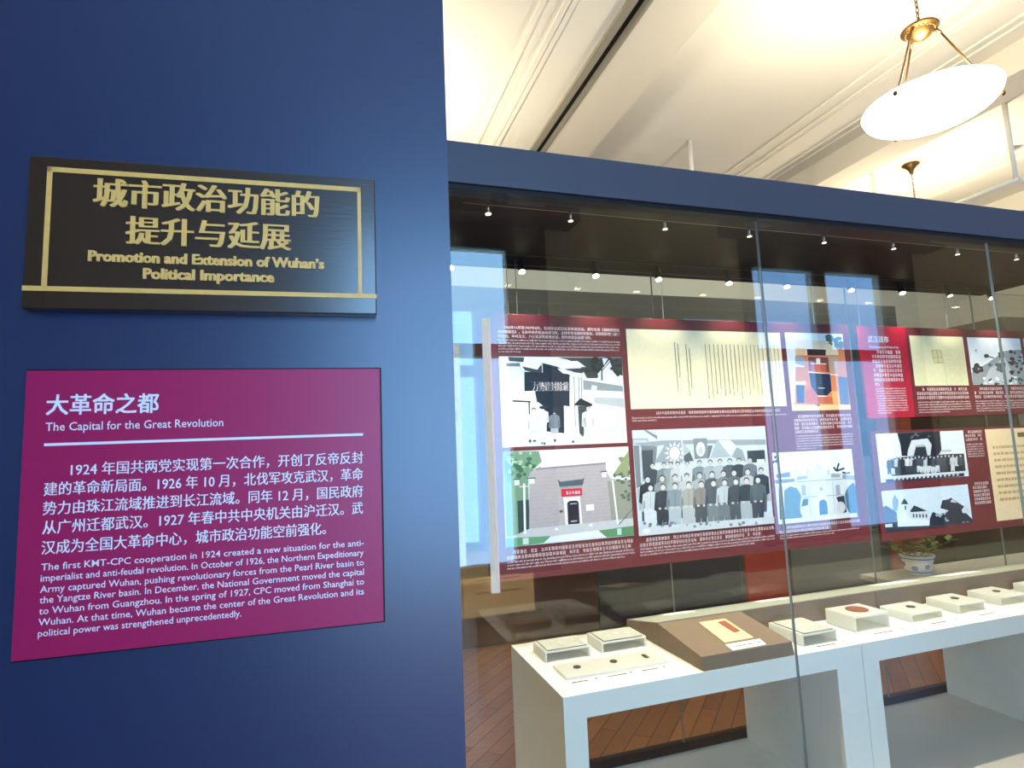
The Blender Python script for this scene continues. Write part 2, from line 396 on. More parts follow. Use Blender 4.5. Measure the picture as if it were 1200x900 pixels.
bk_ = wbox(MB(), -.7232, .0405, PD+.0045, 1.4995, 1.1060, 1.7245).build('backing', 'black')
under(panel, bk_, bd, heading, sub, rule, para, epara)

# ------------------------------------------------------------------ the glass display case
CX0, CX1 = .302, 4.15
GF0, GF1 = 1.531, 1.539          # front glass
GB0, GB1 = 2.201, 2.208          # back glass
CT = 2.262                       # underside of the case ceiling
BASE = .27
case = thing('display_case', 'long glass display case with navy top beam right of the blue wall', 'display case', (2.2, 1.87, 0))
fascia = MB().box(CX0, CX1, 1.502, 1.60, 2.246, 2.366).build('top_beam', 'fascia', None, .002)
bandf = MB().box(CX0, CX1, 1.512, 1.598, 2.232, 2.2458).build('shadow_trim', 'black')
ct = MB().box(CX0, 3.52, 1.602, 2.26, CT, 2.34).build('ceiling_panel', 'casetop')
base = MB().box(CX0, CX1, 1.545, 2.199, .0, BASE).build('plinth', 'basewhite')
rb = MB().box(CX0, CX1, 2.198, 2.23, .0, .302).build('bottom_rail', 'black')
sk = MB().box(CX0, CX1, 1.50, 1.545, 0, .24).build('front_plinth', 'fascia')
parts = [fascia, bandf, ct, base, rb, sk]
JX = [.302, 1.371, 2.462, 3.35, 4.15]
def pane(x0, x1, y0, y1, z0, z1):
    b = MB().box(x0, x1, y0, y1, z0, z1)
    b.m = [1, 1, 0, 0, 1, 1]
    return b.build('glass_pane', ['glass', 'glassedge'])
for a, b in zip(JX[:-1], JX[1:]):
    parts.append(pane(a+.0018, b-.0018, GF0, GF1, .24, 2.233))
JB = [.302, 1.372, 2.47, 3.35, 4.15]
for a, b in zip(JB[:-1], JB[1:]):
    parts.append(pane(a+.0018, b-.0018, GB0, GB1, .30, CT-.002))
side = MB().box(.303, .311, 1.605, 2.196, BASE, CT-.002); side.m = [1, 1, 1, 1, 0, 0]
parts.append(side.build('glass_pane', ['glass', 'glassedge']))
tr = MB().box(.4, 3.5, 1.640, 1.655, CT-.006, CT-.0005).build('light_track', 'rail')
tr2 = MB().box(.4, 3.5, 2.08, 2.088, CT-.004, CT-.0005).build('light_track', 'darkedge')
under(case, *parts, tr, tr2)

# ------------------------------------------------------------------ spotlights
def spot(x, y, ztop, row, lit, word, tilt=0):
    o = thing('spotlight', ('front-row' if row == 'front' else 'rear-row')+' spotlight under the case ceiling, '+word, 'spotlight', (x, y, ztop), 'spotlights in the %s row of the case' % row)
    if row == 'front':
        a = MB().tube((0, 0, 0), (0, 0, -.020), .010).build('mount', 'fixture', o)
        b = MB().tube((0, 0, -.018), (0, 0, -.054), .0046).tube((0, 0, -.052), (0, 0, -.056), .0046, .0085).build('barrel', 'steel', o, 0, True)
        l = MB().tube((0, 0, -.0555), (0, 0, -.0575), .0078).build('lens', 'lens' if lit else 'lens_dim', o)
        zz = -.06
    else:
        a = MB().tube((0, 0, 0), (0, 0, -.022), .008).build('mount', 'fixture', o)
        b = MB().tube((0, .004, -.016), (.004*tilt, -.010, -.058), .0135).build('barrel', 'fixture', o, .001)
        l = MB().tube((.004*tilt, -.0100, -.0575), (.0042*tilt, -.0115, -.0635), .0115, .0125).build('lens', 'lens' if lit else 'lens_dim', o)
        zz = -.066
    ld = bpy.data.lights.new('spot_beam', 'SPOT'); ld.energy = SPOT_FRONT if row == 'front' else SPOT_BACK
    ld.color = WARM; ld.spot_size = math.radians(95); ld.spot_blend = .8; ld.shadow_soft_size = .012
    lo = bpy.data.objects.new('spot_beam', ld); COL.objects.link(lo); lo.parent = o; lo.location = (0, 0 if row == 'front' else -.013, zz-.004)
    lo.rotation_euler = (math.radians(19), 0, 0) if row == 'front' else (math.radians(-14), 0, 0)
ORD = ['first', 'second', 'third', 'fourth', 'fifth', 'sixth', 'seventh', 'eighth', 'ninth', 'tenth']
for i, x in enumerate((.462, .728, 1.065, 1.40, 1.727, 2.062, 2.40, 2.74, 3.08, 3.42)):
    spot(x, 1.603, CT, 'front', i == 0, ('bright and nearest the blue wall' if i == 0 else ORD[i]+' from the left, small steel barrel'))
for i, x in enumerate((.452, .737, 1.057, 1.352, 1.708, 2.026, 2.408, 2.736, 3.059, 3.370)):
    spot(x, 2.12, CT, 'rear', i not in (8,), ('glowing at the edge of the blue wall' if i == 0 else 'black and turned away' if i == 8 else ORD[i]+' glowing head from the left'), 1 if i == 8 else 0)

# ------------------------------------------------------------------ exhibit panels
PY = 2.14
def cframe(x, z, d=0): return (x, PY-.0006-d, z)
def homography(q):
    A = []
    for (x, y), (uu, vv) in zip(q, ((0, 1), (1, 1), (1, 0), (0, 0))):
        A.append([x, y, 1, 0, 0, 0, -uu*x, -uu*y, -uu]); A.append([0, 0, 0, x, y, 1, -vv*x, -vv*y, -vv])
    h = np.linalg.svd(np.array(A, float))[2][-1].reshape(3, 3)
    def g(x, y):
        p = h @ np.array([x, y, 1.0]); return min(1, max(0, p[0]/p[2])), min(1, max(0, p[1]/p[2]))
    return g
class Print:
    """a flat printed picture: coloured shapes laid one over another on the sheet"""
    def __init__(s, name, rect, quad, bg, label=None):
        s.mb = MB(); s.rect = rect; s.h = homography(quad); s.n = 0; s.name = name; s.label = label
        s.poly(bg, [quad[0], quad[1], quad[2], quad[3]])
    def pt(s, x, y):
        uu, vv = s.h(x, y); x0, x1, z0, z1 = s.rect
        return (x0+(x1-x0)*uu, PY-.0012-s.n*1.6e-5, z0+(z1-z0)*vv)
    def poly(s, col, pts):
        s.mb.face([s.pt(*p) for p in pts], col); s.n += 1
    def ell(s, col, cx, cy, rx, ry, n=12):
        s.poly(col, [(cx+rx*math.cos(-2*math.pi*k/n), cy+ry*math.sin(-2*math.pi*k/n)) for k in range(n)])
    def line(s, col, a, b, wd):
        dx, dy = b[0]-a[0], b[1]-a[1]; L = math.hypot(dx, dy) or 1; px, py = -dy/L*wd/2, dx/L*wd/2
        s.poly(col, [(a[0]+px, a[1]+py), (b[0]+px, b[1]+py), (b[0]-px, b[1]-py), (a[0]-px, a[1]-py)])
    def blobs(s, col, n, x0, x1, y0, y1, r0, r1, seed):
        rnd = random.Random(seed)
        for k in range(n): s.ell(col, rnd.uniform(x0, x1), rnd.uniform(y0, y1), rnd.uniform(r0, r1), rnd.uniform(r0, r1)*.8, 7)
    def person(s, x, y, h, coat, legs, face=(205, 200, 195), seated=False, wd=1.0):
        s.poly(legs, [(x-.13*h*wd, y-.42*h), (x+.13*h*wd, y-.42*h), (x+.12*h*wd, y), (x+.02*h, y), (x, y-.2*h), (x-.03*h, y), (x-.12*h*wd, y)])
        s.poly(coat, [(x-.06*h, y-.84*h), (x+.06*h, y-.84*h), (x+.17*h*wd, y-.78*h), (x+.19*h*wd, y-.42*h), (x+.13*h*wd, y-.38*h), (x-.13*h*wd, y-.38*h), (x-.19*h*wd, y-.42*h), (x-.17*h*wd, y-.78*h)])
        s.ell(tuple(int(c*.82) for c in coat), x-.14*h*wd, y-.52*h, .03*h, .14*h, 8); s.ell(tuple(int(c*.82) for c in coat), x+.14*h*wd, y-.52*h, .03*h, .14*h, 8)
        s.ell((52, 54, 58), x, y-.935*h, .062*h, .066*h, 10); s.ell(face, x, y-.91*h, .053*h, .062*h, 10)
    def build(s, parent_list):
        s.mb.flat = True
        o = s.mb.build(s.name, 'print')
        if s.label: o['label'] = s.label
        parent_list.append(o); return o

# --- big maroon panel
e1 = thing('exhibit_panel', 'large maroon exhibit panel with six pictures, left of the crimson-edged panel', 'panel', (1.5, PY, 1.023))
k1 = [MB().box(.600, 2.395, PY, PY+.012, 1.023, 2.038).build('board', 'maroon', None, .001)]
A = Print('photo_print', (.637, 1.168, 1.517, 1.868), [(35, 58), (1055, 62), (1088, 768), (57, 805)], (236, 239, 240), 'black and white photograph of a gate with a slogan')
A.poly((52, 62, 62), [(520, 64), (1055, 64), (1060, 215), (1000, 195), (960, 120), (900, 165), (845, 235), (760, 235), (700, 120), (600, 82)])
A.blobs((24, 32, 34), 22, 740, 1050, 70, 200, 14, 34, 3)
A.poly((225, 228, 230), [(890, 70), (940, 70), (902, 128)]); A.poly((228, 231, 233), [(850, 200), (885, 160), (950, 82), (980, 180), (1050, 262), (865, 250)])
A.line((40, 46, 48), (885, 70), (885, 255), 12); A.line((70, 76, 78), (890, 170), (960, 90), 7); A.blobs((40, 46, 48), 7, 965, 1050, 130, 190, 10, 20, 4)
A.poly((24, 34, 52), [(240, 185), (370, 180), (390, 110), (520, 142), (625, 215), (615, 470), (565, 462), (565, 690), (415, 675), (400, 470), (350, 432), (330, 342), (242, 346)])
A.poly((245, 246, 246), [(220, 72), (520, 66), (552, 118), (470, 122), (385, 102), (350, 162), (225, 138)])
A.poly((58, 66, 74), [(225, 140), (350, 166), (382, 122), (378, 195), (250, 175)]); A.line((190, 195, 200), (390, 115), (390, 190), 8)
A.poly((66, 76, 82), [(108, 62), (242, 66), (236, 104), (118, 96)]); A.poly((112, 120, 126), [(90, 115), (205, 112), (210, 140), (95, 140)]); A.line((60, 66, 70), (140, 155), (190, 150), 14)
A.poly((214, 218, 220), [(90, 140), (215, 140), (242, 190), (240, 345), (210, 345), (140, 420), (90, 420)])
A.poly((244, 245, 245), [(520, 150), (600, 96), (682, 92), (752, 142), (640, 145)]); A.poly((50, 56, 62), [(570, 160), (752, 150), (722, 196), (640, 184)])
A.poly((240, 242, 242), [(515, 156), (640, 178), (640, 208), (560, 196)])
A.poly((226, 229, 232), [(615, 218), (722, 192), (728, 752), (690, 742), (572, 690), (566, 472), (612, 472)])
for x in (652, 690, 712): A.line((128, 136, 142), (x, 225), (x+6, 640), 7)
A.poly((142, 150, 154), [(728, 250), (1058, 300), (1060, 345), (728, 330)]); A.poly((212, 216, 218), [(800, 290), (845, 300), (838, 340), (790, 334)])
A.poly((182, 187, 190), [(820, 392), (1066, 400), (1070, 480), (815, 440)]); A.poly((200, 204, 206), [(830, 660), (1080, 660), (1080, 675), (830, 672)])
A.poly((32, 36, 40), [(648, 456), (702, 400), (802, 450), (796, 468), (660, 462)]); A.poly((60, 66, 70), [(680, 466), (762, 466), (722, 722), (690, 692)])
A.person(765, 752, 290, (224, 227, 230), (206, 210, 214)); A.line((120, 126, 130), (735, 560), (742, 640), 9)
A.poly((242, 243, 243), [(140, 422), (210, 346), (325, 342), (347, 432), (290, 432)]); A.line((40, 44, 48), (142, 424), (292, 430), 12); A.line((64, 70, 76), (330, 350), (346, 436), 8)
A.poly((222, 226, 228), [(135, 436), (268, 436), (280, 772), (150, 776)]); A.line((84, 90, 96), (278, 436), (284, 690), 12)
A.person(315, 778, 300, (222, 225, 228), (196, 200, 205)); A.person(385, 690, 225, (228, 230, 232), (205, 208, 212), wd=1.25); A.ell((44, 48, 52), 395, 478, 36, 14)
A.person(484, 745, 250, (112, 122, 134), (170, 176, 184)); A.ell((40, 48, 56), 484, 505, 26, 20)
A.poly((214, 218, 221), [(300, 690), (690, 690), (740, 750), (840, 745), (840, 765), (280, 790)]); A.blobs((70, 75, 80), 6, 270, 840, 745, 775, 8, 18, 8)
A.build(k1)
t = MB(); put_text(t, '力勢建封除鏟', lambda x, z, d=0: (x, PY-.0034, z), .768, .922, 1.734, .040, 0, 0, ((-.0006, 0), (.0006, 0))); k1.append(t.build('slogan_lettering', 'letter'))
B = Print('photo_print', (.635, 1.171, 1.146, 1.501), [(30, 65), (1080, 25), (1120, 790), (55, 870)], (232, 238, 238), 'colour photograph of a grey brick gatehouse with a red sign')
B.poly((118, 150, 122), [(30, 65), (330, 60), (355, 150), (290, 212), (240, 285), (250, 762), (150, 775), (60, 785)])
B.blobs((64, 104, 78), 26, 60, 300, 90, 300, 14, 34, 11); B.blobs((168, 196, 158), 20, 80, 340, 70, 260, 8, 20, 12); B.poly((52, 74, 70), [(150, 480), (245, 470), (250, 760), (160, 775)])
B.poly((178, 168, 170), [(250, 250), (300, 208), (886, 166), (892, 240), (930, 300), (1112, 322), (1116, 642), (245, 716)])
for i in range(14): B.line((164, 154, 157), (250, 262+i*32), (930 if i > 3 else 890, 232+i*30), 3)
B.poly((136, 131, 136), [(300, 206), (886, 160), (888, 176), (300, 220)]); B.poly((150, 150, 138), [(900, 320), (1112, 320), (1116, 640), (930, 655)])
B.blobs((128, 142, 104), 16, 1010, 1085, 90, 260, 14, 30, 14); B.poly((146, 158, 118), [(1080, 60), (1088, 290), (940, 275), (1040, 130)]); B.blobs((96, 106, 84), 18, 960, 1095, 240, 480, 10, 24, 15)
B.poly((74, 88, 100), [(480, 300), (506, 322), (690, 302), (706, 284), (692, 352), (500, 366)]); B.line((150, 160, 168), (500, 372), (692, 356), 8)
B.poly((206, 28, 56), [(512, 386), (683, 376), (686, 440), (514, 449)])
B.poly((228, 225, 225), [(528, 456), (668, 448), (686, 682), (545, 692)]); B.poly((34, 31, 46), [(560, 502), (580, 486), (640, 483), (655, 498), (664, 680), (567, 686)])
B.line((200, 200, 205), (585, 512), (640, 508), 6); B.line((180, 180, 186), (590, 660), (640, 656), 10)
B.poly((236, 236, 236), [(715, 521), (782, 515), (786, 568), (718, 573)]); B.poly((70, 66, 68), [(496, 566), (524, 564), (524, 582), (496, 584)])
B.poly((194, 193, 198), [(245, 716), (1116, 642), (1119, 722), (820, 745), (430, 785), (58, 800)]); B.poly((224, 227, 230), [(440, 782), (818, 738), (890, 800), (360, 842)])
B.poly((98, 152, 112), [(55, 792), (424, 780), (362, 838), (58, 870)]); B.poly((90, 140, 96), [(820, 742), (1119, 706), (1120, 788), (890, 802)])
B.line((238, 240, 242), (205, 335), (211, 758), 17); B.line((225, 226, 228), (165, 362), (250, 356), 8)
for a in ([(125, 300), (166, 296), (169, 346), (128, 351)], [(240, 290), (290, 288), (293, 336), (243, 341)], [(850, 242), (890, 236), (893, 286), (855, 291)], [(985, 270), (1015, 268), (1017, 290), (987, 292)]): B.poly((222, 222, 216), a); B.line((52, 60, 66), (a[0][0]-8, a[0][1]), (a[1][0]+8, a[1][1]), 9)
B.line((232, 234, 236), (942, 312), (983, 692), 14); B.line((60, 66, 72), (992, 695), (1116, 560), 7)
for x, y in ((470, 722), (755, 695)): B.ell((236, 236, 240), x, y, 15, 13)
B.poly((200, 216, 210), [(190, 795), (238, 792), (240, 845), (192, 848)]); B.poly((176, 206, 200), [(975, 728), (1012, 726), (1014, 780), (978, 782)])
B.build(k1)
t = MB(); dashes(t, lambda x, z, d=0: (x, PY-.0042, z), .886, .966, 1.325, .012, 5); k1.append(t.build('sign_lettering', 'letter'))
C = Print('manuscript_print', (1.195, 1.987, 1.653, 1.990), [(0, 0), (430, 0), (430, 252), (0, 252)], (250, 234, 192), 'cream manuscript sheet with columns of brush writing')
rnd = random.Random(5)
cols = [(125, 40, 200), (133, 45, 150), (155, 48, 210), (163, 60, 190)]+[(208+i*11.5, 46, rnd.choice((205, 215, 225, 190))) for i in range(19)]
for x, a, b in cols:
    y = a
    while y < b:
        hh = rnd.uniform(2.5, 5)
        C.line((92, 72, 44) if x > 200 else (70, 54, 34), (x+rnd.uniform(-1, 1), y), (x+rnd.uniform(-1, 1), y+hh), 2.2 if x > 200 else 2.6); y += hh+rnd.uniform(1.2, 3.2)
C.build(k1)
D = Print('photo_print', (1.193, 1.857, 1.142, 1.566), [(65, 90), (1052, 60), (1110, 785), (118, 865)], (204, 214, 222), 'black and white group photograph with flags')
D.poly((150, 160, 168), [(68, 150), (180, 150), (190, 175), (300, 165), (1055, 160), (1058, 200), (820, 205), (660, 190), (300, 200), (190, 215), (72, 190)])
D.poly((120, 130, 138), [(170, 86), (250, 130), (250, 158), (150, 90)]); D.poly((184, 194, 202), [(75, 160), (175, 160), (185, 180), (75, 185)])
D.poly((120, 130, 136), [(75, 200), (250, 210), (240, 330), (130, 500), (100, 520)]); D.poly((70, 80, 86), [(135, 240), (220, 235), (215, 420), (150, 450)]); D.line((190, 198, 204), (125, 205), (140, 480), 16)
D.poly((150, 160, 168), [(310, 190), (430, 175), (440, 330), (230, 330)])
for k in range(12):
    a = 2*math.pi*k/12; D.poly((226, 232, 236), [(378+48*math.cos(a-.2), 260+56*math.sin(a-.2)), (378+48*math.cos(a+.2), 260+56*math.sin(a+.2)), (378+78*math.cos(a), 260+90*math.sin(a))])
D.ell((232, 236, 240), 378, 262, 38, 50, 16)
D.line((206, 214, 218), (425, 100), (445, 340), 9); D.poly((176, 186, 194), [(440, 180), (500, 250), (445, 270)]); D.poly((88, 96, 102), [(445, 280), (490, 250), (520, 320), (445, 320)])
D.poly((128, 138, 146), [(515, 152), (617, 150), (620, 300), (525, 305)]); D.ell((222, 228, 232), 570, 232, 34, 54, 16); D.ell((190, 196, 202), 570, 240, 18, 30)
D.poly((108, 116, 124), [(620, 205), (660, 205), (632, 300), (620, 300)]); D.poly((172, 182, 190), [(690, 170), (840, 220), (790, 290), (640, 300)]); D.poly((214, 222, 228), [(700, 165), (790, 165), (840, 215), (790, 285)])
D.poly((150, 160, 168), [(840, 220), (880, 240), (910, 330), (800, 290)]); D.poly((208, 214, 220), [(880, 235), (912, 235), (915, 335)])
D.poly((58, 70, 78), [(915, 246), (1046, 240), (1052, 330), (922, 335)]); D.poly((225, 228, 230), [(988, 310), (1045, 308), (1046, 332), (990, 334)])
D.poly((172, 182, 188), [(100, 520), (1075, 440), (1090, 620), (120, 680)])
tone = [(64, 74, 84), (124, 134, 140), (150, 158, 160), (196, 202, 204), (205, 210, 210), (130, 142, 150), (162, 172, 178), (176, 184, 190), (88, 98, 106), (60, 70, 80), (110, 120, 130)]
for i, x in enumerate((215, 300, 350, 400, 470, 560, 640, 712, 785, 852, 935)): D.person(x, 640-.05*x, 300, tone[i % 11], tone[(i+3) % 11], (200, 198, 196))
for i, x in enumerate((180, 285, 380, 466, 560, 652, 736, 815, 916, 1016)): D.person(x, 770-.07*x, 330, [(44, 54, 62), (140, 148, 150), (168, 172, 172), (190, 196, 198), (172, 178, 180), (92, 102, 110), (132, 140, 146), (108, 118, 126), (186, 192, 196), (60, 70, 78)][i], (80, 90, 98), (206, 202, 198))
fr_c = [(196, 204, 208), (58, 66, 76), (136, 148, 156), (168, 166, 160), (140, 136, 130), (86, 96, 104), (190, 200, 206), (70, 80, 90), (56, 66, 74), (92, 104, 112)]
fr_l = [(205, 212, 216), (50, 58, 66), (176, 186, 192), (182, 186, 186), (80, 86, 92), (120, 130, 136), (110, 120, 128), (78, 88, 96), (168, 178, 186), (64, 72, 80)]
for i, x in enumerate((200, 290, 378, 478, 570, 660, 742, 825, 905, 990)): D.person(x, 836-.065*x, 335, fr_c[i], fr_l[i], (214, 208, 202), wd=1.0); D.poly(fr_l[i], [(x-48, 836-.065*x-158), (x+48, 836-.065*x-160), (x+44, 836-.065*x-70), (x-44, 836-.065*x-68)]); D.ell((206, 200, 196), x-22, 836-.065*x-150, 11, 8, 8); D.ell((206, 200, 196), x+22, 836-.065*x-151, 11, 8, 8); D.line(tuple(int(c*.75) for c in fr_c[i]), (x, 836-.065*x-270), (x, 836-.065*x-160), 3); D.line((44, 46, 50), (x-36, 836-.065*x-4), (x-8, 836-.065*x-6), 9); D.line((44, 46, 50), (x+8, 836-.065*x-7), (x+36, 836-.065*x-8), 9)
D.poly((200, 206, 212), [(112, 800), (1106, 735), (1110, 785), (118, 865)]); D.blobs((120, 128, 136), 30, 130, 1090, 770, 800, 5, 14, 21); D.ell((226, 230, 232), 168, 830, 28, 18)
D.build(k1)
E_ = Print('photo_print', (2.015, 2.357, 1.630, 1.993), [(193, 65), (630, 72), (678, 632), (242, 668)], (206, 128, 88), 'colour photograph of an orange brick corner building')
E_.poly((224, 232, 236), [(193, 65), (630, 72), (634, 160), (560, 180), (280, 150), (262, 600), (243, 660)]); E_.blobs((70, 96, 84), 14, 520, 632, 90, 170, 14, 30, 31)
E_.poly((226, 204, 172), [(280, 130), (350, 120), (500, 125), (590, 190), (600, 230), (280, 240)]); E_.poly((214, 176, 130), [(275, 180), (350, 182), (350, 236), (275, 238)])
E_.poly((58, 38, 40), [(362, 190), (505, 192), (502, 236), (366, 238)]); E_.poly((232, 214, 190), [(355, 176), (508, 178), (508, 190), (355, 188)])
E_.poly((120, 62, 58), [(370, 250), (520, 250), (530, 360), (375, 360)]); E_.poly((234, 220, 206), [(430, 260), (460, 258), (462, 300), (432, 300)]); E_.poly((196, 84, 62), [(395, 305), (500, 305), (505, 360), (395, 360)])
E_.poly((238, 220, 200), [(390, 296), (505, 296), (505, 304), (390, 304)]); E_.poly((240, 222, 200), [(370, 360), (590, 376), (590, 384), (370, 370)]); E_.poly((236, 216, 190), [(262, 300), (345, 322), (345, 330), (262, 330)])
E_.poly((140, 156, 170), [(270, 250), (340, 252), (340, 315), (270, 300)]); E_.poly((178, 150, 128), [(520, 240), (590, 250), (590, 370), (530, 360)])
E_.poly((30, 38, 66), [(375, 372), (532, 374), (542, 500), (500, 545), (440, 545), (388, 470)]); E_.poly((214, 208, 208), [(440, 480), (490, 480), (490, 486), (440, 486)]); E_.poly((236, 226, 214), [(432, 540), (502, 538), (502, 548), (432, 550)])
E_.poly((58, 84, 116), [(275, 470), (338, 468), (336, 600), (280, 606)]); E_.poly((236, 206, 190), [(268, 440), (350, 436), (350, 464), (268, 466)])
E_.poly((80, 96, 122), [(590, 390), (662, 396), (668, 606), (604, 600)]); E_.poly((188, 96, 64), [(345, 500), (390, 480), (436, 548), (550, 545), (552, 596), (345, 600)]); E_.poly((232, 192, 140), [(243, 620), (676, 596), (678, 632), (242, 668)])
E_.blobs((60, 50, 50), 6, 340, 500, 604, 618, 4, 8, 33); E_.poly((232, 170, 110), [(540, 500), (590, 505), (600, 600), (552, 598)])
E_.build(k1)
F_ = Print('photo_print', (1.882, 2.335, 1.135, 1.446), [(38, 90), (745, 52), (768, 640), (88, 700)], (222, 236, 244), 'black and white photograph of a white gatehouse with a small dome')
F_.poly((206, 211, 220), [(60, 322), (240, 300), (240, 275), (345, 268), (350, 235), (398, 262), (400, 232), (492, 230), (494, 255), (530, 235), (545, 262), (640, 272), (750, 292), (764, 622), (88, 692)])
F_.poly((192, 198, 208), [(400, 235), (418, 205), (438, 165), (460, 200), (492, 232)]); F_.line((210, 214, 222), (438, 150), (438, 190), 8)
for x in (238, 346, 530): F_.line((180, 186, 196), (x, 235), (x, 280), 16)
F_.poly((150, 158, 170), [(250, 300), (345, 290), (345, 318), (250, 328)]); F_.poly((150, 158, 170), [(550, 275), (630, 274), (630, 304), (550, 308)]); F_.poly((120, 130, 142), [(60, 330), (232, 315), (232, 350), (64, 360)])
F_.line((120, 128, 140), (250, 345), (650, 320), 6); F_.line((232, 236, 242), (64, 372), (230, 350), 12); F_.poly((70, 88, 96), [(92, 400), (118, 398), (120, 660), (98, 664)])
F_.poly((96, 128, 140), [(70, 280), (190, 258), (196, 300), (72, 312)]); F_.poly((140, 148, 160), [(650, 280), (760, 290), (762, 330), (650, 320)])
for x in (288, 585): F_.poly((150, 158, 170), [(x, 372), (x+36, 370), (x+38, 460), (x+2, 462)])
F_.line((150, 158, 168), (270, 480), (650, 455), 7); F_.ell((130, 138, 148), 458, 405, 13, 15); F_.line((166, 172, 182), (355, 360), (360, 640), 5); F_.line((166, 172, 182), (560, 340), (565, 610), 5)
F_.ell((214, 218, 226), 462, 510, 52, 60); F_.poly((214, 218, 226), [(412, 510), (514, 505), (522, 620), (425, 625)])
F_.poly((64, 100, 136), [(436, 625), (434, 540), (440, 508), (470, 492), (496, 506), (506, 540), (508, 618)])
F_.poly((86, 126, 140), [(138, 420), (190, 382), (250, 400), (284, 460), (270, 560), (300, 600), (280, 650), (140, 672)]); F_.poly((62, 92, 104), [(300, 490), (345, 488), (340, 540), (280, 560)]); F_.ell((208, 206, 210), 312, 592, 42, 46)
F_.poly((70, 112, 140), [(660, 450), (690, 390), (742, 348), (766, 380), (768, 640), (690, 608), (668, 560)]); F_.poly((44, 56, 66), [(585, 475), (655, 462), (668, 600), (640, 610), (600, 520)]); F_.ell((198, 198, 204), 620, 560, 40, 48)
for a, b in (((600, 250), (625, 180)), ((600, 250), (575, 215)), ((600, 250), (670, 225)), ((690, 270), (650, 262)), ((690, 270), (720, 262))): F_.line((40, 54, 62), a, b, 16)
F_.blobs((44, 58, 58), 8, 45, 92, 110, 195, 8, 18, 41); F_.poly((214, 222, 230), [(88, 662), (754, 608), (756, 640), (88, 700)])
F_.build(k1)
t = MB()
for s, x0, x1, z in (('1926年11月至1927年8月，毛泽东在武汉从事革命活动，撰写名著《湖南农民运', .662, 1.165, 1.9785), ('动考察报告》，主办中央农民运动讲习所，主持中华全国农民协会，出席国民党二届三', .637, 1.165, 1.9610), ('中全会、中共五大、八七会议等重要会议。图为农民运动讲习所。', .637, 1.035, 1.9435)):
    put_text(t, s, cframe, x0, x1, z, .0142, 0, 0, (-.0003, .0003))
for i, z in enumerate((1.930, 1.9185, 1.907, 1.8955, 1.884)): dashes(t, cframe, .637, 1.165 if i < 4 else .73, z, .0085, 100+i, False)
rows = [(1.30, 1.955, 1.628, .0125, 1), (1.198, 1.985, 1.613, .0075, 0), (1.198, 1.315, 1.602, .0075, 0),
        (.662, 1.170, 1.1195, .0135, 1), (.637, 1.160, 1.1005, .0135, 1), (.637, 1.171, 1.088, .0085, 0), (.637, 1.171, 1.0765, .0085, 0), (.637, 1.13, 1.065, .0085, 0),
        (1.225, 1.853, 1.1175, .0135, 1), (1.195, 1.79, 1.0985, .0135, 1), (1.195, 1.857, 1.086, .0085, 0), (1.195, 1.857, 1.0745, .0085, 0), (1.195, 1.75, 1.063, .0085, 0),
        (1.925, 2.335, 1.112, .0125, 1), (1.884, 2.16, 1.0945, .0125, 1), (1.884, 2.335, 1.082, .0075, 0), (1.884, 2.19, 1.0715, .0075, 0)]
for i, z in enumerate((1.598, 1.5805, 1.563, 1.5455, 1.528)): rows.append((2.045 if i == 0 else 2.02, 2.352 if i < 4 else 2.16, z, .013, 1))
for i in range(6): rows.append((2.02, 2.355 if i < 5 else 2.13, 1.513-i*.0115, .0075, 0))
k1.append(t.build('introduction_text', 'pinkletter'))
groups = {}
for i, (a, b, z, hh, cj) in enumerate(rows):
    key = 'C' if z > 1.6 and a < 2 else 'E' if a > 2 and z > 1.4 else 'B' if b < 1.18 else 'D' if b < 1.86 else 'F'
    if key not in groups: groups[key] = MB()
    dashes(groups[key], cframe, a, b, z, hh, 200+i, bool(cj))
for g_ in groups.values(): k1.append(g_.build('caption_text', 'pinkletter'))
under(e1, *k1)

# --- crimson-edged panel on the right
e2 = thing('exhibit_panel', 'maroon exhibit panel with crimson left strip and old map, right of the large maroon panel', 'panel', (3.1, PY, 1.586))
k2 = [MB().box(2.763, 3.95, PY, PY+.012, 1.586, 2.036).build('board', 'maroon', None, .001), MB().box(2.462, 2.7628, PY, PY+.012, 1.586, 2.036).build('title_strip', 'crim2', None, .001)]
k2[1]['label'] = 'crimson title strip'
G = Print('map_print', (2.784, 3.157, 1.740, 1.9945), [(0, 0), (380, 0), (380, 345), (0, 345)], (226, 219, 176), 'pale sheet with a small square map')
G.poly((200, 188, 130), [(140, 95), (212, 95), (218, 190), (146, 190)]); G.poly((214, 205, 156), [(150, 104), (204, 104), (208, 182), (154, 182)]); G.line((176, 160, 104), (180, 95), (182, 190), 5); G.line((176, 160, 104), (142, 150), (214, 150), 4); G.line((206, 196, 150), (215, 0), (222, 345), 3)
rnd = random.Random(9)
for i in range(14):
    x = 225+i*10.5
    for j in range(14):
        if rnd.random() < .8: G.line((196, 184, 138), (x, 70+j*15), (x+1, 78+j*15), 3)
G.build(k2)
H = Print('photo_print', (3.187, 3.589, 1.742, 1.9935), [(795, 150), (1172, 162), (1210, 487), (838, 487)], (238, 240, 240), 'black and white photograph of a ruined street')
H.poly((150, 158, 160), [(830, 400), (950, 330), (1060, 250), (1175, 240), (1210, 487), (838, 487)]); H.poly((192, 198, 200), [(950, 380), (1060, 290), (1150, 487), (900, 487)])
H.poly((66, 72, 74), [(1015, 262), (1050, 248), (1060, 295), (1022, 300)]); H.blobs((58, 64, 66), 14, 835, 900, 340, 400, 8, 22, 51); H.blobs((96, 104, 106), 10, 950, 1050, 340, 390, 10, 26, 52); H.blobs((46, 52, 54), 22, 1090, 1200, 250, 420, 6, 20, 53)
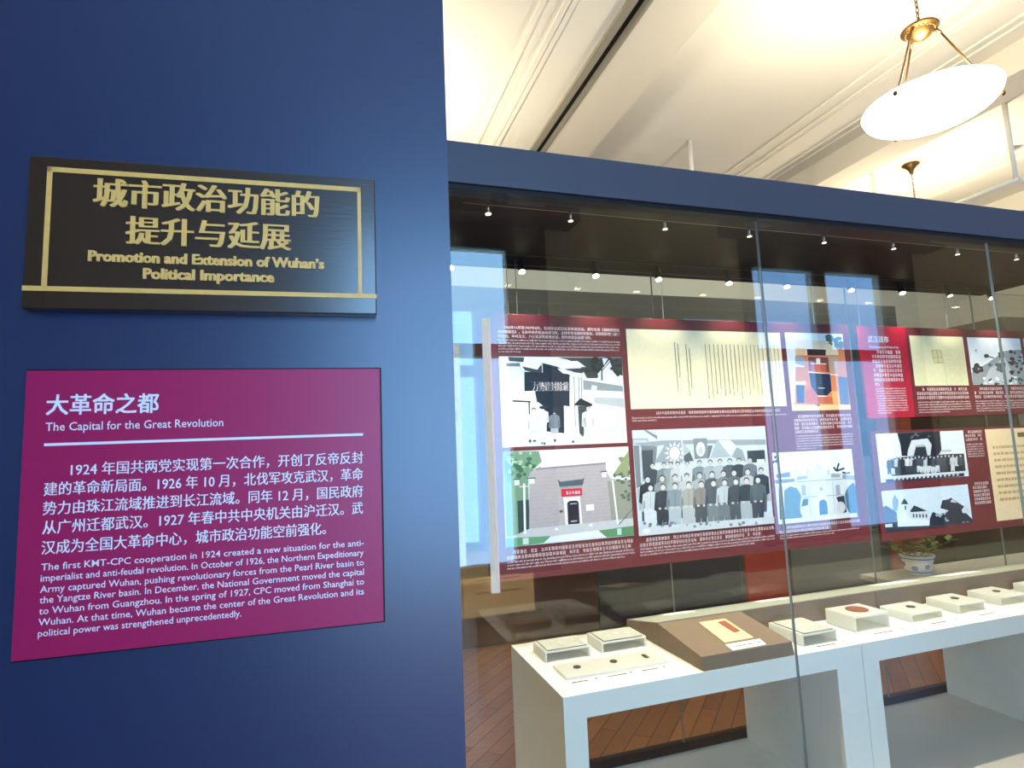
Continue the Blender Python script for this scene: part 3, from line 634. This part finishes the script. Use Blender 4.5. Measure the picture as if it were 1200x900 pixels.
H.blobs((62, 66, 70), 16, 880, 1190, 440, 485, 5, 16, 54); H.blobs((230, 234, 234), 10, 900, 1180, 430, 480, 6, 16, 55); H.ell((60, 66, 66), 932, 285, 18, 14); H.line((80, 86, 88), (932, 285), (985, 300), 8); H.ell((110, 116, 118), 858, 245, 7, 6)
H.build(k2)
H2 = Print('photo_print', (3.612, 3.92, 1.742, 1.9935), [(0, 0), (100, 0), (100, 80), (0, 80)], (210, 216, 218), 'black and white photograph at the end of the row')
H2.poly((120, 128, 132), [(0, 50), (40, 42), (100, 52), (100, 80), (0, 80)]); H2.blobs((70, 78, 82), 12, 5, 95, 44, 60, 3, 7, 57)
H2.build(k2)
t = MB(); put_text(t, '武汉建市', cframe, 2.513, 2.645, 1.958, .036, 0, 0, (-.0004, .0004)); put_text(t, 'The Founding of Wuhan City', cframe, 2.515, 2.705, 1.928, .0135, .012)
for i in range(8): dashes(t, cframe, 2.56 if i == 0 else 2.525, 2.72 if i < 7 else 2.555, 1.900-i*.0228, .0165, 300+i)
for i in range(11): dashes(t, cframe, 2.525, 2.722 if i < 10 else 2.61, 1.725-i*.0118, .008, 320+i, False)
k2.append(t.build('title_text', 'letter'))
for x0, x1, x2, sd in ((2.79, 3.155, 3.0, 340), (3.19, 3.585, 3.4, 360)):
    t = MB()
    for i in range(3): dashes(t, cframe, x0+.04 if i == 0 else x0, x1, 1.715-i*.021, .015, sd+i)
    for i in range(5): dashes(t, cframe, x0, x1 if i < 4 else x2, 1.655-i*.0125, .008, sd+8+i, False)
    k2.append(t.build('caption_text', 'pinkletter'))
under(e2, *k2)

# --- lower right panel
e3 = thing('exhibit_panel', 'lower maroon exhibit panel with two photographs and a document, hanging below the old map', 'panel', (3.1, PY, 1.01))
k3 = [MB().box(2.462, 3.95, PY, PY+.012, 1.012, 1.523).build('board', 'maroon', None, .001)]
I_ = Print('photo_print', (2.492, 3.072, 1.282, 1.511), [(122, 88), (608, 70), (634, 325), (150, 368)], (216, 224, 232), 'black and white photograph of a crowd before an arch')
I_.poly((30, 36, 46), [(245, 84), (482, 74), (490, 180), (470, 215), (270, 215), (262, 150)]); I_.blobs((96, 104, 112), 6, 280, 440, 84, 110, 5, 10, 61)
I_.poly((206, 212, 218), [(305, 180), (325, 125), (415, 115), (436, 150), (428, 210), (300, 215)]); I_.poly((40, 46, 56), [(335, 215), (350, 155), (400, 150), (412, 210)]); I_.line((170, 176, 184), (350, 160), (402, 156), 9)
I_.poly((180, 188, 196), [(490, 180), (540, 176), (545, 190), (490, 192)]); I_.poly((46, 52, 62), [(185, 240), (260, 222), (540, 202), (610, 200), (618, 300), (210, 330)])
rnd = random.Random(62)
for i in range(20):
    x = 200+i*20.5; I_.person(x, 318-.04*(x-200)+rnd.uniform(-6, 4), 95, rnd.choice(((34, 40, 50), (44, 50, 60), (190, 198, 206), (214, 220, 226), (70, 78, 88))), rnd.choice(((34, 40, 48), (200, 206, 212), (60, 66, 76))), (190, 192, 196))
I_.poly((208, 216, 222), [(150, 335), (630, 295), (632, 308), (150, 350)]); I_.poly((28, 36, 54), [(175, 350), (605, 308), (608, 325), (178, 368)])
for i in range(16): I_.line((210, 216, 224), (222+i*23, 352-i*2.1), (232+i*23, 346-i*2.1), 9)
I_.build(k3)
J_ = Print('photo_print', (2.488, 3.056, 1.054, 1.242), [(155, 405), (640, 363), (656, 580), (178, 642)], (206, 222, 236), 'black and white photograph of a church and villas')
J_.poly((58, 76, 96), [(160, 500), (180, 488), (240, 525), (250, 620), (172, 600)]); J_.poly((120, 138, 154), [(215, 460), (232, 430), (252, 456), (246, 520), (222, 515)]); J_.line((60, 70, 84), (232, 425), (232, 445), 7)
J_.poly((50, 60, 78), [(265, 480), (286, 445), (308, 480)]); J_.poly((216, 226, 236), [(268, 482), (308, 480), (312, 530), (270, 534)]); J_.line((50, 60, 74), (290, 490), (291, 512), 8)
J_.poly((220, 230, 238), [(245, 560), (280, 522), (322, 556), (418, 520), (420, 605), (245, 628)]); J_.poly((48, 56, 70), [(316, 520), (340, 486), (412, 518), (322, 526)]); J_.poly((206, 216, 226), [(316, 526), (425, 518), (425, 570), (320, 560)])
for x in (335, 352, 370, 388, 406): J_.line((50, 58, 74), (x, 536), (x+1, 556), 8)
J_.poly((36, 46, 60), [(425, 560), (440, 525), (520, 520), (560, 500), (600, 500), (655, 560), (656, 580), (420, 610)]); J_.poly((44, 54, 66), [(485, 500), (498, 455), (530, 450), (545, 440), (600, 480), (625, 495), (560, 525)]); J_.poly((190, 202, 212), [(540, 465), (552, 447), (580, 470)]); J_.poly((204, 214, 224), [(600, 510), (625, 475), (648, 512), (645, 525), (606, 528)])
J_.poly((210, 220, 228), [(440, 520), (480, 512), (520, 525), (470, 535)]); J_.blobs((170, 184, 194), 10, 450, 640, 530, 580, 4, 12, 71); J_.poly((210, 222, 232), [(172, 600), (214, 592), (216, 612), (176, 616)]); J_.poly((44, 60, 78), [(175, 615), (440, 600), (656, 575), (656, 581), (178, 642)])
J_.build(k3)
K_ = Print('document_print', (3.228, 3.62, 1.048, 1.512), [(0, 0), (100, 0), (100, 118), (0, 118)], (236, 208, 164), 'cream document sheet with rows of print')
rnd = random.Random(8)
for i in range(9):
    x = 10
    while x < 90: ww = rnd.uniform(3, 9); K_.line((196, 164, 116), (x, 24+i*8.4), (min(92, x+ww), 24+i*8.4), 3.4); x += ww+rnd.uniform(.6, 2)
K_.line((120, 96, 64), (60, 9), (80, 9), 6)
for i in range(2): K_.line((150, 122, 84), (52, 105+i*5), (90, 105+i*5), 1.8)
K_.build(k3)
t = MB()
for i in range(3): dashes(t, cframe, 3.105 if i == 0 else 3.085, 3.20, 1.495-i*.019, .014, 400+i)
for i in range(6): dashes(t, cframe, 3.085, 3.205, 1.436-i*.012, .008, 410+i, False)
k3.append(t.build('caption_text', 'pinkletter')); t = MB()
for i in range(6): dashes(t, cframe, 3.09, 3.21, 1.235-i*.019, .014, 420+i)
k3.append(t.build('caption_text', 'pinkletter'))
under(e3, *k3)
# hanging wires
def wire(x, z0, lab):
    tag(MB().tube((x, PY+.006, z0), (x, PY+.006, CT), .0014, n=6).build('hanging_wire', 'wire'), lab, 'wire', 'wires that hold the exhibit panels')
for x, z0, lab in ((.685, 2.037, 'steel wire at the left end of the large maroon panel'), (.722, 2.037, 'second steel wire near the left end of the large maroon panel'),
                   (1.385, 2.037, 'steel wire above the cream manuscript of the large panel'), (2.20, 2.037, 'steel wire above the orange building picture'), (2.46+.02, 2.035, 'steel wire at the corner of the crimson strip'), (3.07, 2.035, 'steel wire above the old map sheet')):
    wire(x, z0, lab)
# small white tag on the back glass between the panels
tag(MB().box(2.412, 2.452, 2.190, 2.1995, 1.512, 1.556).build('wall_tag', 'card', None, .002), 'small white square tag in the gap between the exhibit panels', 'tag')

# ------------------------------------------------------------------ display tables in the case
TT = .78; TY0, TY1 = 1.68, 2.188
def table(x0, x1, lab):
    o = thing('display_table', lab, 'table', ((x0+x1)/2, (TY0+TY1)/2, BASE), 'white tables in the case')
    tp = MB().box(x0, x1, TY0, 1.9075, TT-.068, TT).box(x0, x1, 1.909, TY1, TT-.068, TT).build('table_top', 'tablewhite')
    a = MB().box(x0, x0+.072, TY0, TY1, BASE+.0005, TT-.068).build('side_panel', 'tablewhite')
    b = MB().box(x1-.115, x1, TY0, TY1, BASE+.0005, TT-.068).build('side_panel', 'tablewhite')
    under(o, tp, a, b)
table(.654, 1.7815, 'white open-fronted display table at the left end of the case')
table(1.7835, 2.93, 'white open-fronted display table right of the first one, holding the frosted stands')
table(2.932, 4.06, 'white open-fronted display table at the far right end of the row')

# risers down the middle of the tables
RZ, RB = .861, .812
M['sheet'] = mat('pale_green_sheet', (178, 182, 166), .4, .5, noise=.05, nscale=30)
def riser(x0, x1, lab):
    o = tag(MB().prism_x([(1.946, TT+.0006), (2.186, TT+.0006), (2.186, RB), (1.946, RZ)], x0, x1).build('display_riser', 'riser', None, .0015), lab, 'riser', 'taupe risers along the back of the tables')
    MB().prism_x([(1.949, RZ+.0004), (2.184, RB+.0012), (2.184, RB+.0032), (1.949, RZ+.0026)], x0+.002, x1-.002).build('cover_sheet', 'sheet', o)  # pale grey-green layer over the back slope
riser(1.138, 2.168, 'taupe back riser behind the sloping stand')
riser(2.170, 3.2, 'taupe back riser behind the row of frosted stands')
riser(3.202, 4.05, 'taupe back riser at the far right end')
st = MB().prism_x([(1.682, TT+.0006), (1.944, TT+.0006), (1.944, RZ), (1.690, .823)], 1.138, 1.497).build('sloping_stand', 'riser', None, .0015)
tag(st, 'taupe wedge-shaped stand with an old booklet and label card on it', 'stand')
SL = (RZ-.823)/(1.944-1.690)
def sz(y): return .823+(y-1.690)*SL
def on_slope(name, m, quad, lift, thick, parent=None):
    mb = MB(); v = [(x, y, sz(y)+lift) for x, y in quad]+[(x, y, sz(y)+lift+thick) for x, y in quad]
    mb.raw(v, [(3, 2, 1, 0), (4, 5, 6, 7), (0, 1, 5, 4), (1, 2, 6, 5), (2, 3, 7, 6), (3, 0, 4, 7)])
    return mb.build(name, m, parent)
bk = on_slope('booklet', 'paper', [(1.268, 1.742), (1.387, 1.744), (1.391, 1.898), (1.280, 1.899)], .0006, .004)
tag(bk, 'aged cream booklet with a red-brown strip, lying on the wedge stand', 'booklet')
on_slope('cover_strip', 'redbrown', [(1.346, 1.792), (1.376, 1.797), (1.379, 1.884), (1.344, 1.880)], .0047, .0006, bk)
cd = on_slope('label_card', 'card', [(1.261, 1.693), (1.396, 1.695), (1.404, 1.734), (1.264, 1.734)], .0006, .0015)
tag(cd, 'white label card on the wedge stand, in front of the booklet', 'card', 'label cards on the tables')
on_slope('print', 'ink', [(1.285, 1.710), (1.36, 1.711), (1.36, 1.716), (1.285, 1.715)], .0022, .0004, cd)
on_slope('print', 'ink', [(1.377, 1.711), (1.388, 1.711), (1.386, 1.721), (1.382, 1.721)], .0022, .0004, cd)
def bz(y): return RZ+(y-1.946)*(RB-RZ)/(2.186-1.946)
for x, y, ww, dd, lab in ((1.28, 2.10, .13, .07, 'white card on the back slope of the riser, left of the wire'), (1.72, 2.09, .15, .07, 'white card on the back slope of the riser, right of the wedge stand'),
                          (2.35, 2.06, .22, .09, 'pale sheet on the back slope of the riser, above the copper medal'), (2.75, 2.06, .22, .09, 'pale sheet on the back slope of the riser, above the small coins')):
    mb = MB(); q = [(x, y), (x+ww, y), (x+ww, y+dd), (x, y+dd)]
    mb.raw([(a, b, bz(b)+.0034) for a, b in q]+[(a, b, bz(b)+.0050) for a, b in q], [(3, 2, 1, 0), (4, 5, 6, 7), (0, 1, 5, 4), (1, 2, 6, 5), (2, 3, 7, 6), (3, 0, 4, 7)])
    tag(mb.build('label_card', 'card'), lab, 'card', 'label cards on the riser')

# frosted stands, plates, coins and label cards
def stand(x0, x1, y0, y1, h, lab, plate=False):
    o = thing('frosted_stand', lab, 'stand', ((x0+x1)/2, (y0+y1)/2, TT), 'frosted acrylic stands')
    k = [MB().box(x0, x1, y0, y1, TT+h-.007, TT+h).box(x0, x0+.007, y0, y1, TT+.0005, TT+h-.0072).box(x1-.007, x1, y0, y1, TT+.0005, TT+h-.0072).build('bridge', 'frost', None, .0008)]
    under(o, *k)
    if plate:
        p = MB().box(x0+.012, x1-.012, y0+.004, y1-.008, TT+h+.0004, TT+h+.0030)
        p.m = [0, 0, 1, 1, 1, 1]
        po = tag(p.build('seal_plate', ['greyplate', 'darkedge']), 'grey glass plate with dark edge lying on the '+plate, 'plate', 'grey plates on frosted stands')
        rr = MB()
        for a in range(3):
            cx = x0+(x1-x0)*(.3+.22*a); cy = y0+(y1-y0)*(.45+.12*(a % 2)); rr.lathe([(.0001, .0005), (.011, .0005), (.011, 0)], cx, cy, TT+h+.0031, 14)
        rr.build('faint_mark', 'frost', po)
def coin(x, y, z, r, m, lab, th=.003):
    tag(MB().lathe([(.0001, 0), (r, 0), (r, th*.8), (r*.86, th), (r*.82, th*.7), (r*.3, th*.75), (.0001, th*.9)], x, y, z+.0004, 24).build('coin' if m == 'coin' else 'medal', m), lab, 'coin' if m == 'coin' else 'medal', 'coins and medals on the tables')
def label_strip(x0, x1, y, lab, seed):
    o = tag(MB().box(x0, x1, y, y+.028, TT+.0004, TT+.0016).build('label_card', 'card'), lab, 'card', 'label cards on the tables')
    mb = MB(); rb_ = random.Random(seed); xx = x0+.018
    while xx < x0+(x1-x0)*.62:
        ww = rb_.uniform(.008, .02); mb.box(xx, xx+ww, y+.009, y+.017, TT+.0016, TT+.0021); xx += ww+.0015
    mb.build('print', 'ink', o)
    MB().lathe([(.0001, .0022), (.005, .0022), (.005, .0016)], x0+(x1-x0)*.9, y+.016, TT, 10).build('mark', 'ink', o)
stand(.706, .876, 1.962, 2.085, .036, 'low frosted stand with grey plate, nearest the left end of the table', 'leftmost frosted stand')
stand(.922, 1.100, 1.968, 2.092, .036, 'low frosted stand with grey plate, between the leftmost stand and the riser', 'second frosted stand from the left')
tray = tag(MB().box(.712, 1.078, 1.790, 1.908, TT+.0004, TT+.011).build('coin_tray', 'frost', None, .0015), 'flat white tray with three small dark objects in front of the grey plates', 'tray')
coin(.776, 1.854, TT+.011, .0125, 'coin', 'round dark coin on the flat white tray, leftmost of three')
coin(.907, 1.851, TT+.011, .0125, 'coin', 'round dark coin in the middle of the flat white tray')
tag(MB().box(1.018, 1.032, 1.832, 1.864, TT+.0114, TT+.0150).build('badge', 'coin', None, .002), 'small dark oblong badge at the right of the flat white tray', 'badge')
for i in range(3): label_strip(.700+i*.122, .815+i*.122, 1.752, ('white label strip before the left coin', 'white label strip before the middle coin', 'white label strip before the oblong badge')[i], 500+i*3)
stand(1.583, 1.738, 1.736, 1.90, .040, 'frosted stand with glass plate right of the wedge stand', 'frosted stand right of the wedge')
names = ['tall frosted stand carrying the large copper medal', 'low frosted stand right of the copper medal', 'low frosted stand third after the copper medal', 'pale frosted stand fourth after the copper medal', 'pale frosted stand at the right edge']
for i, (x0, x1, h) in enumerate(((1.866, 2.036, .056), (2.150, 2.315, .032), (2.410, 2.560, .036), (2.660, 2.815, .036), (2.955, 3.110, .036))):
    y0 = 1.776+.004*i
    stand(x0, x1, y0, y0+.135, h, ('tall frosted stand carrying the large copper medal', 'low frosted stand with a dark coin, next right of the copper medal', 'frosted stand with a dark coin, second right of the copper medal', 'frosted stand with a dark coin, third right of the copper medal', 'frosted stand with a pale medal at the right edge of the photo')[i])
    coin((x0+x1)/2+.005, y0+.070, TT+h, (.040, .016, .015, .014, .030)[i], 'copper' if i == 0 else 'coin', ('large copper medal on the tall frosted stand', 'dark coin on the stand next right of the copper medal', 'dark coin on the second stand right of the copper medal', 'dark coin on the third stand right of the copper medal', 'medal on the stand at the right edge')[i])
    label_strip(x0+.02, x1+.03, 1.722, ('white label strip before the copper medal stand', 'white label strip before the first coin stand', 'white label strip before the second coin stand', 'white label strip before the third coin stand', 'white label strip at the right edge of the table')[i], 540+i*3)
label_strip(1.60, 1.76, 1.70, 'white label strip before the plate stand right of the wedge', 580)

# ------------------------------------------------------------------ beyond the case
def board(name, m, a, lab, cat='panel', group=None): return tag(box(name, m, a, None, .003), lab, cat, group)
structure(box('wall_partition.001', 'greytop', (-3.0, 5.86, 4.62, 4.75, 0, 2.885)))
for nm, m, x0, x1, z1, lab in (('display_board', 'wine', .9, 2.13, 2.55, 'dark wine board far behind the left table'), ('display_board', 'navy', 2.15, 3.56, 2.55, 'navy board far behind the sloping stand'),
                               ('display_board', 'orange', 3.63, 4.12, 2.3, 'orange-red board far behind the case, beside the navy board'), ('display_board', 'grey', 4.14, 5.24, 1.3, 'grey board standing in for a reflection, far behind the glass joint'),  # the grey board stands in for a floor and window reflection
                               ('display_board', 'brick', 5.38, 5.84, 2.2, 'russet board far behind the potted plant')):
    board(nm, m, (x0, x1, 4.585, 4.618, .02, z1), lab, 'board', 'boards on the far partition')
board('display_board', 'navy', (4.14, 5.24, 4.585, 4.618, 1.31, 2.55), 'navy board above the grey board in the gap between the panels', 'board', 'boards on the far partition')
structure(box('wall_partition.002', 'greytop', (6.5, 9.6, 4.0, 5.2, 0, 2.645)))
structure(box('wall_partition.003', 'wine', (5.90, 6.48, 4.75, 4.85, 0, 2.0)))
board('display_board', 'grey', (6.52, 6.60, 3.975, 3.998, .02, 2.0), 'narrow grey board on the far right partition', 'board', 'boards on the far right partition')
board('display_board', 'brick', (6.61, 6.95, 3.975, 3.998, .02, 2.0), 'narrow russet board on the far right partition', 'board', 'boards on the far right partition')
board('display_board', 'wine', (6.96, 8.4, 3.975, 3.998, .02, 2.0), 'dark wine board on the far right partition', 'board', 'boards on the far right partition')
ctr = thing('bench', 'pale cream low bench behind the case with the potted plant on it', 'bench', (4.9, 3.5, 0))
under(ctr, MB().box(3.95, 5.8, 3.36, 3.66, .40, .44).build('bench_top', 'tablewhite', None, .002), *[MB().box(x, x+.05, y, y+.05, 0, .3995).build('leg', 'tablewhite') for x in (4.1, 5.65) for y in (3.40, 3.58)])
# potted plant
px, py_, pz = 4.33, 3.48, .4405
PS = 1.42
plant = thing('potted_plant', 'small leafy plant in a blue and white porcelain pot, below the church photograph', 'plant', (px, py_, pz)); plant.scale = (PS, PS, PS)
pot = MB().lathe([(.0, 0), (.052, 0), (.056, .006), (.070, .06), (.078, .09), (.084, .096), (.082, .10), (.074, .094), (.066, .06), (0.0, .055)], 0, 0, 0, 28).build('pot', 'card', plant, 0, True)
M['potblue'] = mat('cobalt_glaze', (52, 74, 168), .2, .5, noise=.3, nscale=50)
bands = MB()
for z0, z1, r0_, r1_ in ((.012, .017, .0585, .0597), (.082, .087, .0765, .0780)): bands.lathe([(r0_+.0006, z0), (r1_+.0006, z1)], 0, 0, 0, 28)
rnd = random.Random(77)
for k in range(7):
    a0 = k*.9; zc = .045+.012*rnd.uniform(-1, 1); pts = []
    for j in range(8):
        b = 2*math.pi*j/8; zz = zc+.013*math.sin(b); aa = a0+.24*math.cos(b); rr = .0555+(zz)*.25+.0012; pts.append((rr*math.cos(aa), rr*math.sin(aa), zz))
    bands.face(pts)
bands.flat = True
bands.build('blue_pattern', 'potblue', pot)
MB().lathe([(0, .082), (.07, .082)], 0, 0, 0, 24).build('soil', 'soil', plant)
stem = MB(); lf = MB()
for k in range(16):
    a = k*2.4; rr = .03+.12*rnd.random(); hgt = .05+.12*rnd.random(); p0 = Vector((.02*math.cos(a), .02*math.sin(a), .08)); p1 = Vector((rr*1.4*math.cos(a), rr*1.4*math.sin(a), .08+hgt))
    stem.tube(p0, p1, .0022, .0012, 6)
    for q in range(5):
        c = p0.lerp(p1, .35+.16*q); b = a+q*2.1; d = Vector((math.cos(b), math.sin(b), .35)).normalized(); s_ = d.cross(Vector((0, 0, 1))).normalized(); L = .048+.025*rnd.random(); up = Vector((0, 0, .006))
        ts = [c, c+d*L*.35+s_*L*.24+up, c+d*L*.75+s_*L*.18, c+d*L, c+d*L*.75-s_*L*.18, c+d*L*.35-s_*L*.24+up]
        lf.face([ts[0], ts[1], ts[2], ts[3]]); lf.face([ts[0], ts[3], ts[4], ts[5]])
stem.build('stem', 'leaf', plant); lf.flat = True; lf.build('leaves', 'leaf', plant)

# ------------------------------------------------------------------ pendant lamps
def pendant():
    o = thing('pendant_lamp', 'lit white glass bowl pendant with brass rods, hanging above the case', 'lamp', (0, 0, 0), 'bowl pendants')
    R = .285
    bowl = [(R*math.cos(a)*1.0, -.088*math.sin(a)) for a in [math.radians(d) for d in range(0, 91, 6)]]
    inner = [(r*.97, z*.93+.004) for r, z in bowl[::-1]]
    MB().lathe([(R+.004, .006)]+bowl+inner+[(R-.004, .006), (R+.004, .006)], 0, 0, 0, 64).build('bowl', 'bowl', o, 0, True)
    hz = .392
    MB().lathe([(0, .034), (.012, .032), (.02, .018), (.075, .014), (.082, .006), (.080, 0), (.062, -.006), (.058, -.012), (.045, -.030), (.022, -.046), (0, -.05)], 0, 0, hz, 40).build('brass_hub', 'brass', o, 0, True)
    bd = MB()
    for k in range(22):
        a = 2*math.pi*k/22; bd.lathe([(0, .005), (.004, .0035), (.005, 0), (.004, -.0035), (0, -.005)], .062*math.cos(a), .062*math.sin(a), hz-.008, 8)
    bd.build('hub_beading', 'brass', o, 0, True)
    for k in range(3):
        a = math.radians((68, 190, 322)[k]); ca, sa = math.cos(a), math.sin(a)
        MB().tube((.062*ca, .062*sa, hz-.008), (.085*ca, .085*sa, hz-.035), .008, .006).tube((.083*ca, .083*sa, hz-.033), (R*.955*ca, R*.955*sa, -.012), .0045).build('rod', 'brass', o, 0, True)
        MB().lathe([(0, .012), (.008, .009), (.011, 0), (.008, -.009), (0, -.012)], (R+.006)*ca, (R+.006)*sa, -.018, 12).build('rod_knob', 'brass', o, 0, True)
    ch = MB(); z = hz+.034; i = 0; top = CEIL-3.1-.06
    while z < top:
        ax = (1, 0, 0) if i % 2 else (0, 1, 0); ch.torus((0, 0, z+.017), .011, .0026, ax, (0, 0, 1), 12, 6, .62); 
        for q in range(-12*6, 0):
            x, y, zz = ch.v[q]; ch.v[q] = (x, y, z+.017+(zz-z-.017)*1.7)
        z += .030; i += 1
    ch.build('chain', 'brass', o, 0, True)
    MB().lathe([(0, -.10), (.010, -.098), (.016, -.085), (.02, -.06), (.05, -.02), (.07, -.006), (.072, 0), (0, 0)], 0, 0, CEIL-3.1, 32).build('canopy', 'brass', o, 0, True)
    MB().lathe([(0, .035), (.018, .03), (.024, .012), (.018, -.008), (0, -.014)], 0, 0, -.03, 16).build('bulb', 'bulb', o, 0, True)
    ld = bpy.data.lights.new('bulb_light', 'POINT'); ld.energy = PENDANT_BULB; ld.color = WARM; ld.shadow_soft_size = .09
    lo = bpy.data.objects.new('bulb_light', ld); COL.objects.link(lo); lo.parent = o; lo.location = (0, 0, .10)
    return o
lamp = pendant(); lamp.location = (2.82, 1.92, 3.1)
for loc, lab in (((5.2, 3.78, 3.1), 'second bowl pendant, only its brass canopy and chain showing above the beam'), ((.3, 3.6, LBAY-CEIL+3.1), 'bowl pendant hidden behind the blue wall'), ((-2.4, 3.4, 3.1), 'bowl pendant far left behind the blue wall, out of the photo'), ((8.2, 2.0, 3.1), 'bowl pendant at the far right, out of the photo')):
    c = copy_thing(lamp); c.location = loc; c['label'] = lab

# white hung pipe frame and pipes
def pipe(name, lab, segs, r=.018):
    o = thing(name, lab, 'pipe', segs[0][0])
    ks = [MB().tube(a, b, r).build(nm, 'pipe', None, 0, True) for a, b, nm in [(s[0], s[1], s[2]) for s in segs]]
    under(o, *ks)
pipe('ceiling_pipe', 'white pipe rising from the beam to the ceiling, left of the pendant', [((2.88, 3.89, CEIL), (2.88, 3.89, 3.2), 'tube')])
pipe('pipe_frame', 'white hung pipe frame at the right below the ceiling', [((4.99, 2.85, CEIL), (4.99, 2.85, 3.386), 'post'), ((4.99, 4.0, CEIL), (4.99, 4.0, 3.386), 'post'), ((4.99, 2.83, 3.386), (4.99, 4.02, 3.386), 'bar'), ((4.98, 2.85, 3.386), (7.2, 2.85, 3.386), 'bar')])
o = tag(MB().tube((5.8, 3.35, CEIL), (5.8, 3.35, CEIL-.07), .05).build('ceiling_downlight', 'pipe', None, .004), 'small white cylinder downlight at the upper right ceiling', 'lamp')

# ------------------------------------------------------------------ behind the camera, seen mirrored in the glass
pel = [(-.9, 2.36), (4.17, 7.28)]
for i, (x0, x1) in enumerate(pel):
    tag(box('pelmet', 'pelmet', (x0, x1, WY+.001, WY+.30, 3.70 if i == 0 else 3.77, 3.83 if i == 0 else 3.985), None, .004), ('brown wooden pelmet over the window mirrored at the left of the glass', 'brown wooden pelmet over the window mirrored at the right of the glass')[i], 'pelmet')
M['glowstrip'] = mat('white_glow_strip', (240, 240, 240), .6, .3, noise=.01, emit=(.85, .95, 1.0), estr=8.5)  # added emitter for the white strip mirrored in the glass
glowstrip = box('glow_strip', 'glowstrip', (1.395, 1.475, WY+.056, WY+.064, .25, 2.76), bpy.data.objects['window_1'])  # glowing strip added before the left window for its mirror image
